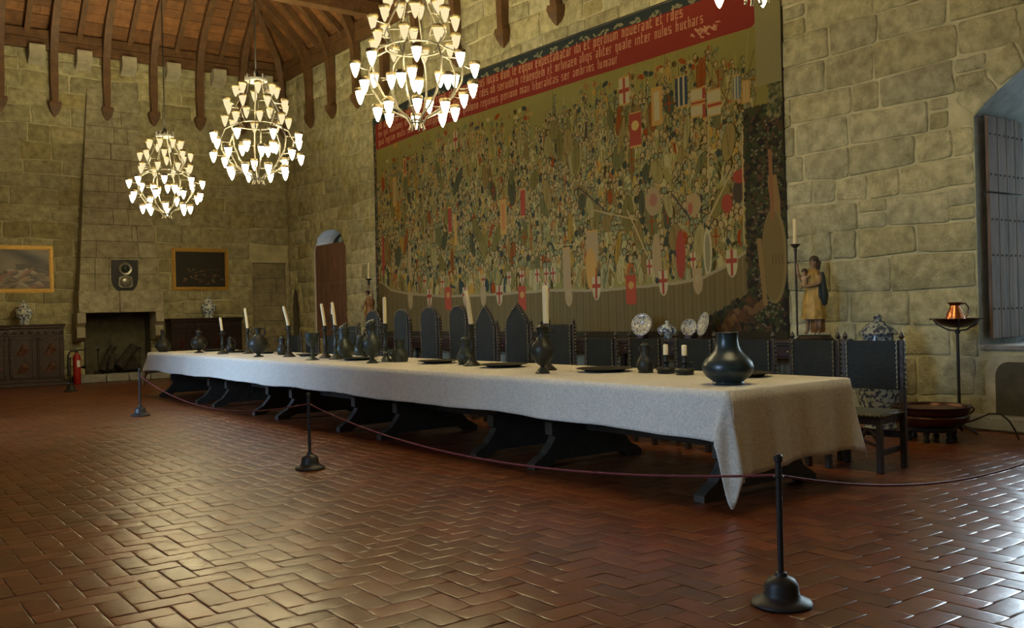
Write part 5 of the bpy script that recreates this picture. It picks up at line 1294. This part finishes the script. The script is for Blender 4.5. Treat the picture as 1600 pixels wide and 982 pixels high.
def vase(loc, s, m, lab, rz=0):
    t = thing('lidded_vase', loc, lab, 'vase')
    mb = MB(); mb.lathe([(q*s, z*s) for q, z in [(.28, 0), (.29, .02), (.25, .06), (.27, .15), (.36, .38), (.44, .60), (.45, .72), (.38, .84), (.26, .90), (.25, .97), (.24, .97)]], 32, fold=.012, nf=8); mb.build('body', m, t)
    mb = MB(); mb.lathe([(q*s, z*s) for q, z in [(.30, .955), (.31, .97), (.28, 1.03), (.20, 1.12), (.10, 1.17), (.05, 1.19), (.08, 1.24), (.05, 1.29), (.005, 1.31)]], 32); mb.build('lid', m, t)
    return t
vase((-6.60, -.34, 1.422), .42, PORC, 'blue and white lidded vase on the left carved cabinet')
vase((-2.36, -.34, 1.482), .42, PORC, 'blue and white lidded vase on the dark chest below the dark painting')
# large floor vase behind the free chair
t = thing('floor_vase', (-.80, -18.12, 0), 'large blue and white lidded jar on the floor behind the free standing chair', 'vase')
mb = MB(); mb.lathe([(.17, 0), (.18, .02), (.17, .05), (.19, .15), (.25, .40), (.285, .65), (.28, .80), (.22, .93), (.165, .97), (.16, 1.06)], 40); mb.build('body', PORCD, t)
mb = MB(); mb.lathe([(.20, 1.05), (.21, 1.07), (.19, 1.10), (.12, 1.17), (.06, 1.20), (.035, 1.22), (.05, 1.25), (.02, 1.28), (.002, 1.285)], 40); mb.build('lid', PORCD, t)

# ------------------------------------------------------------------ fire extinguisher
t = thing('fire_extinguisher', (-5.52, -.28, .20), 'red fire extinguisher hung beside the fireplace opening', 'extinguisher')
t.location = (-5.56, -.60, 0.0); 
mb = MB(); mb.lathe([(.075, .0), (.08, .01), (.085, .30), (.085, .62), (.07, .68), (.035, .71), (.03, .74)], 24); mb.build('cylinder', RED, t)
mb = MB(); mb.lathe([(.035, .74), (.04, .745), (.03, .79), (.015, .80)], 14); mb.tube([(0, 0, .78), (.09, 0, .80), (.13, 0, .77)], .014, 6); mb.build('valve', BLACK, t)
mb = MB(); mb.tube([(-.02, 0, .77), (-.12, -.01, .79), (-.19, -.02, .68), (-.20, -.02, .40), (-.19, -.02, .20)], .02, 8); mb.build('hose', BLACK, t)
mb = MB(); n = 6; mb.add([(.0865*math.cos(-PI/2+(k/n-.5)*.9+.25), .0865*math.sin(-PI/2+(k/n-.5)*.9+.25), z) for z in (.40, .56) for k in range(n+1)], [(k, k+1, n+2+k, n+1+k) for k in range(n)]); mb.build('paper_label', WHITE, t)

# ------------------------------------------------------------------ rope barrier
def post(loc, lab):
    t = thing('rope_post', loc, lab, 'barrier post', 'iron rope posts in front of the table')
    mb = MB(); mb.lathe([(.135, 0), (.14, .008), (.135, .018), (.105, .03), (.088, .042), (.08, .06), (.078, .095), (.062, .12), (.03, .135), (.026, .15), (.018, .155)], 32); mb.build('bell_base', IRON, t)
    mb = MB(); mb.lathe([(.0145, .14), (.0145, .665), (.02, .67), (.021, .695), (.016, .70), (.014, .705), (.002, .708)], 16); mb.build('pole', IRON, t)
    mb = MB(); mb.tube([(.02*math.cos(2*PI*k/12), .02*math.sin(2*PI*k/12), .60) for k in range(13)], .005, 6); mb.build('rope_ring', IRON, t)
    return t
PP = [(-6.709, -21.25, 0), (-6.686, -15.96, 0), (-6.49, -9.48, 0), (-6.168, -2.98, 0), (-2.5, -21.2, 0)]
p0 = post(PP[0], 'black iron rope post standing nearest, right foreground')
dup(p0, PP[1], 'black iron rope post in the middle of the rope, in front of the table centre'); dup(p0, PP[2], 'slim iron rope post near the far left end of the table'); dup(p0, PP[3], 'farthest iron rope post, beside the fire extinguisher and cabinet')
dup(p0, PP[4], 'iron rope post out of frame at right')
def rope(a, b, sag, lab, ha=.605, hb=.605):
    A = Vector(a)+Vector((0, 0, ha)); B = Vector(b)+Vector((0, 0, hb)); n = 36; pts = []
    for k in range(n+1):
        s = k/n; p = A.lerp(B, s); p.z -= sag*4*s*(1-s); pts.append(p-A)
    mb = MB(); mb.tube(pts, .0062, 8); tag(mb.build('barrier_rope', ROPE, loc=A), lab, 'rope', 'wine red barrier ropes')
rope(PP[0], PP[1], .20, 'wine red rope sagging between the nearest post and the middle post')
rope(PP[1], PP[2], .25, 'wine red rope sagging between the middle post and the far left post')
rope(PP[0], PP[4], .25, 'wine red rope running off to the right from the nearest post')

# ------------------------------------------------------------------ copper things by the window
t = thing('pedestal_bowl_stand', (-.62, -18.93, 0), 'slim iron pedestal stand holding a shallow copper bowl by the big window', 'stand')
mb = MB(); mb.lathe([(.016, .05), (.016, 1.06), (.028, 1.07), (.028, 1.10), (.016, 1.11)], 14); mb.build('pole', IRON, t)
mb = MB()
for k in range(3): a = 2*PI*k/3+.4; mb.tube([(0, 0, .10), (.12*math.cos(a), .12*math.sin(a), .06), (.20*math.cos(a), .20*math.sin(a), .012)], .014, 8)
mb.build('tripod_foot', IRON, t)
mb = MB()
for k in range(3): a = 2*PI*k/3-.5; mb.tube([(0, 0, 1.09), (.10*math.cos(a), .10*math.sin(a), 1.10), (.22*math.cos(a), .22*math.sin(a), 1.16), (.27*math.cos(a), .27*math.sin(a), 1.22), (.30*math.cos(a), .30*math.sin(a), 1.215)], .009, 8)
mb.build('bowl_arms', IRON, t)
bz = 1.125
mb = MB(); mb.lathe([(.05, .0), (.12, .015), (.19, .05), (.245, .092), (.25, .098), (.24, .098), (.18, .06), (.10, .03), (.001, .02)], 36); tag(mb.build('copper_bowl', COPPERD, loc=(-.62, -18.93, bz)), 'shallow dark copper bowl resting on the iron pedestal stand', 'bowl')
t = thing('copper_pitcher', (-.64, -18.92, bz+.05), 'shiny orange copper pitcher standing in the shallow bowl', 'pitcher')
mb = MB(); mb.lathe([(.085, -.02), (.10, .0), (.10, .03), (.085, .10), (.055, .16), (.048, .185), (.075, .215), (.078, .22), (.06, .217)], 30); mb.build('body', COPPER, t)
mb = MB(); mb.tube([rg(.05, .20), rg(.11, .205), rg(.145, .16), rg(.13, .08), rg(.09, .035)], .008, 8); mb.build('handle', COPPERD, t)
t = thing('copper_cauldron', (-1.28, -18.98, 0), 'wide low copper brazier basin on short feet by the window step', 'brazier')
mb = MB(); mb.lathe([(.20, .15), (.30, .165), (.345, .20), (.355, .25), (.34, .27), (.36, .285), (.37, .335), (.385, .345), (.385, .355), (.35, .35), (.33, .28), (.25, .22), (.001, .205)], 44); mb.build('basin', COPPERD, t)
mb = MB(); mb.lathe([(.001, .30), (.15, .305), (.30, .31), (.335, .325), (.30, .33), (.001, .32)], 40); mb.build('inner_pan', mat('dull_copper_pan', (.16, .07, .04), rough=.45, metal=.8), t)
mb = MB(); mb.lathe([(.22, .10), (.24, .11), (.24, .15), (.20, .155)], 32); mb.build('support_ring', IRON, t)
for k in range(6):
    a = 2*PI*k/6+.3; f = MB(); f.lathe([(.028, 0), (.035, .02), (.022, .05), (.03, .085), (.035, .115)], 12, .22*math.cos(a), .22*math.sin(a)); f.build('foot', IRON, t)
for q in (.05, PI+.05):
    f = MB(); a = -.64+q; c_, s_ = math.cos(a), math.sin(a)
    f.tube([(.36*c_, .36*s_, .30), (.42*c_, .42*s_, .34), (.45*c_, .45*s_, .30), (.40*c_, .40*s_, .25)], .012, 8); f.build('handle', COPPERD, t)
t = thing('iron_poker', (-1.08, -19.28, 0), 'thin dark curved iron poker leaning out behind the copper basin', 'poker')
mb = MB(); mb.tube([(0, .1, .16), (.06, 0, .20), (.14, -.12, .27), (.20, -.20, .27), (.25, -.26, .20), (.27, -.30, .12), (.30, -.33, .012)], .009, 8); mb.build('curved_bar', IRON, t)
# iron cross candle stand left behind the table
t = thing('iron_candle_stand', (-2.2, -7.15, 0), 'slim black cross shaped candle stand before the small gothic door', 'candle stand')
mb = MB(); mb.tube([(0, 0, .03), (0, 0, 1.42)], .012, 8); mb.tube([rg(-.13, 1.34), rg(.13, 1.34)], .010, 8); mb.ball((0, 0, 1.40), .028, 10, 6); mb.lathe([(.02, 1.43), (.035, 1.45), (.02, 1.47)], 12)
for k in range(3): a = 2*PI*k/3; mb.tube([(0, 0, .12), (.12*math.cos(a), .12*math.sin(a), .07), (.18*math.cos(a), .18*math.sin(a), .012)], .012, 8)
mb.build('cross_shaft', IRON, t)
c = MB(); c.lathe([(.018, 0), (.018, .12), (.014, .128), (.002, .13)], 12); tag(c.build('candle', WAX, loc=(-2.2, -7.15, 1.468)), 'small pale candle on the black cross shaped stand', 'candle')
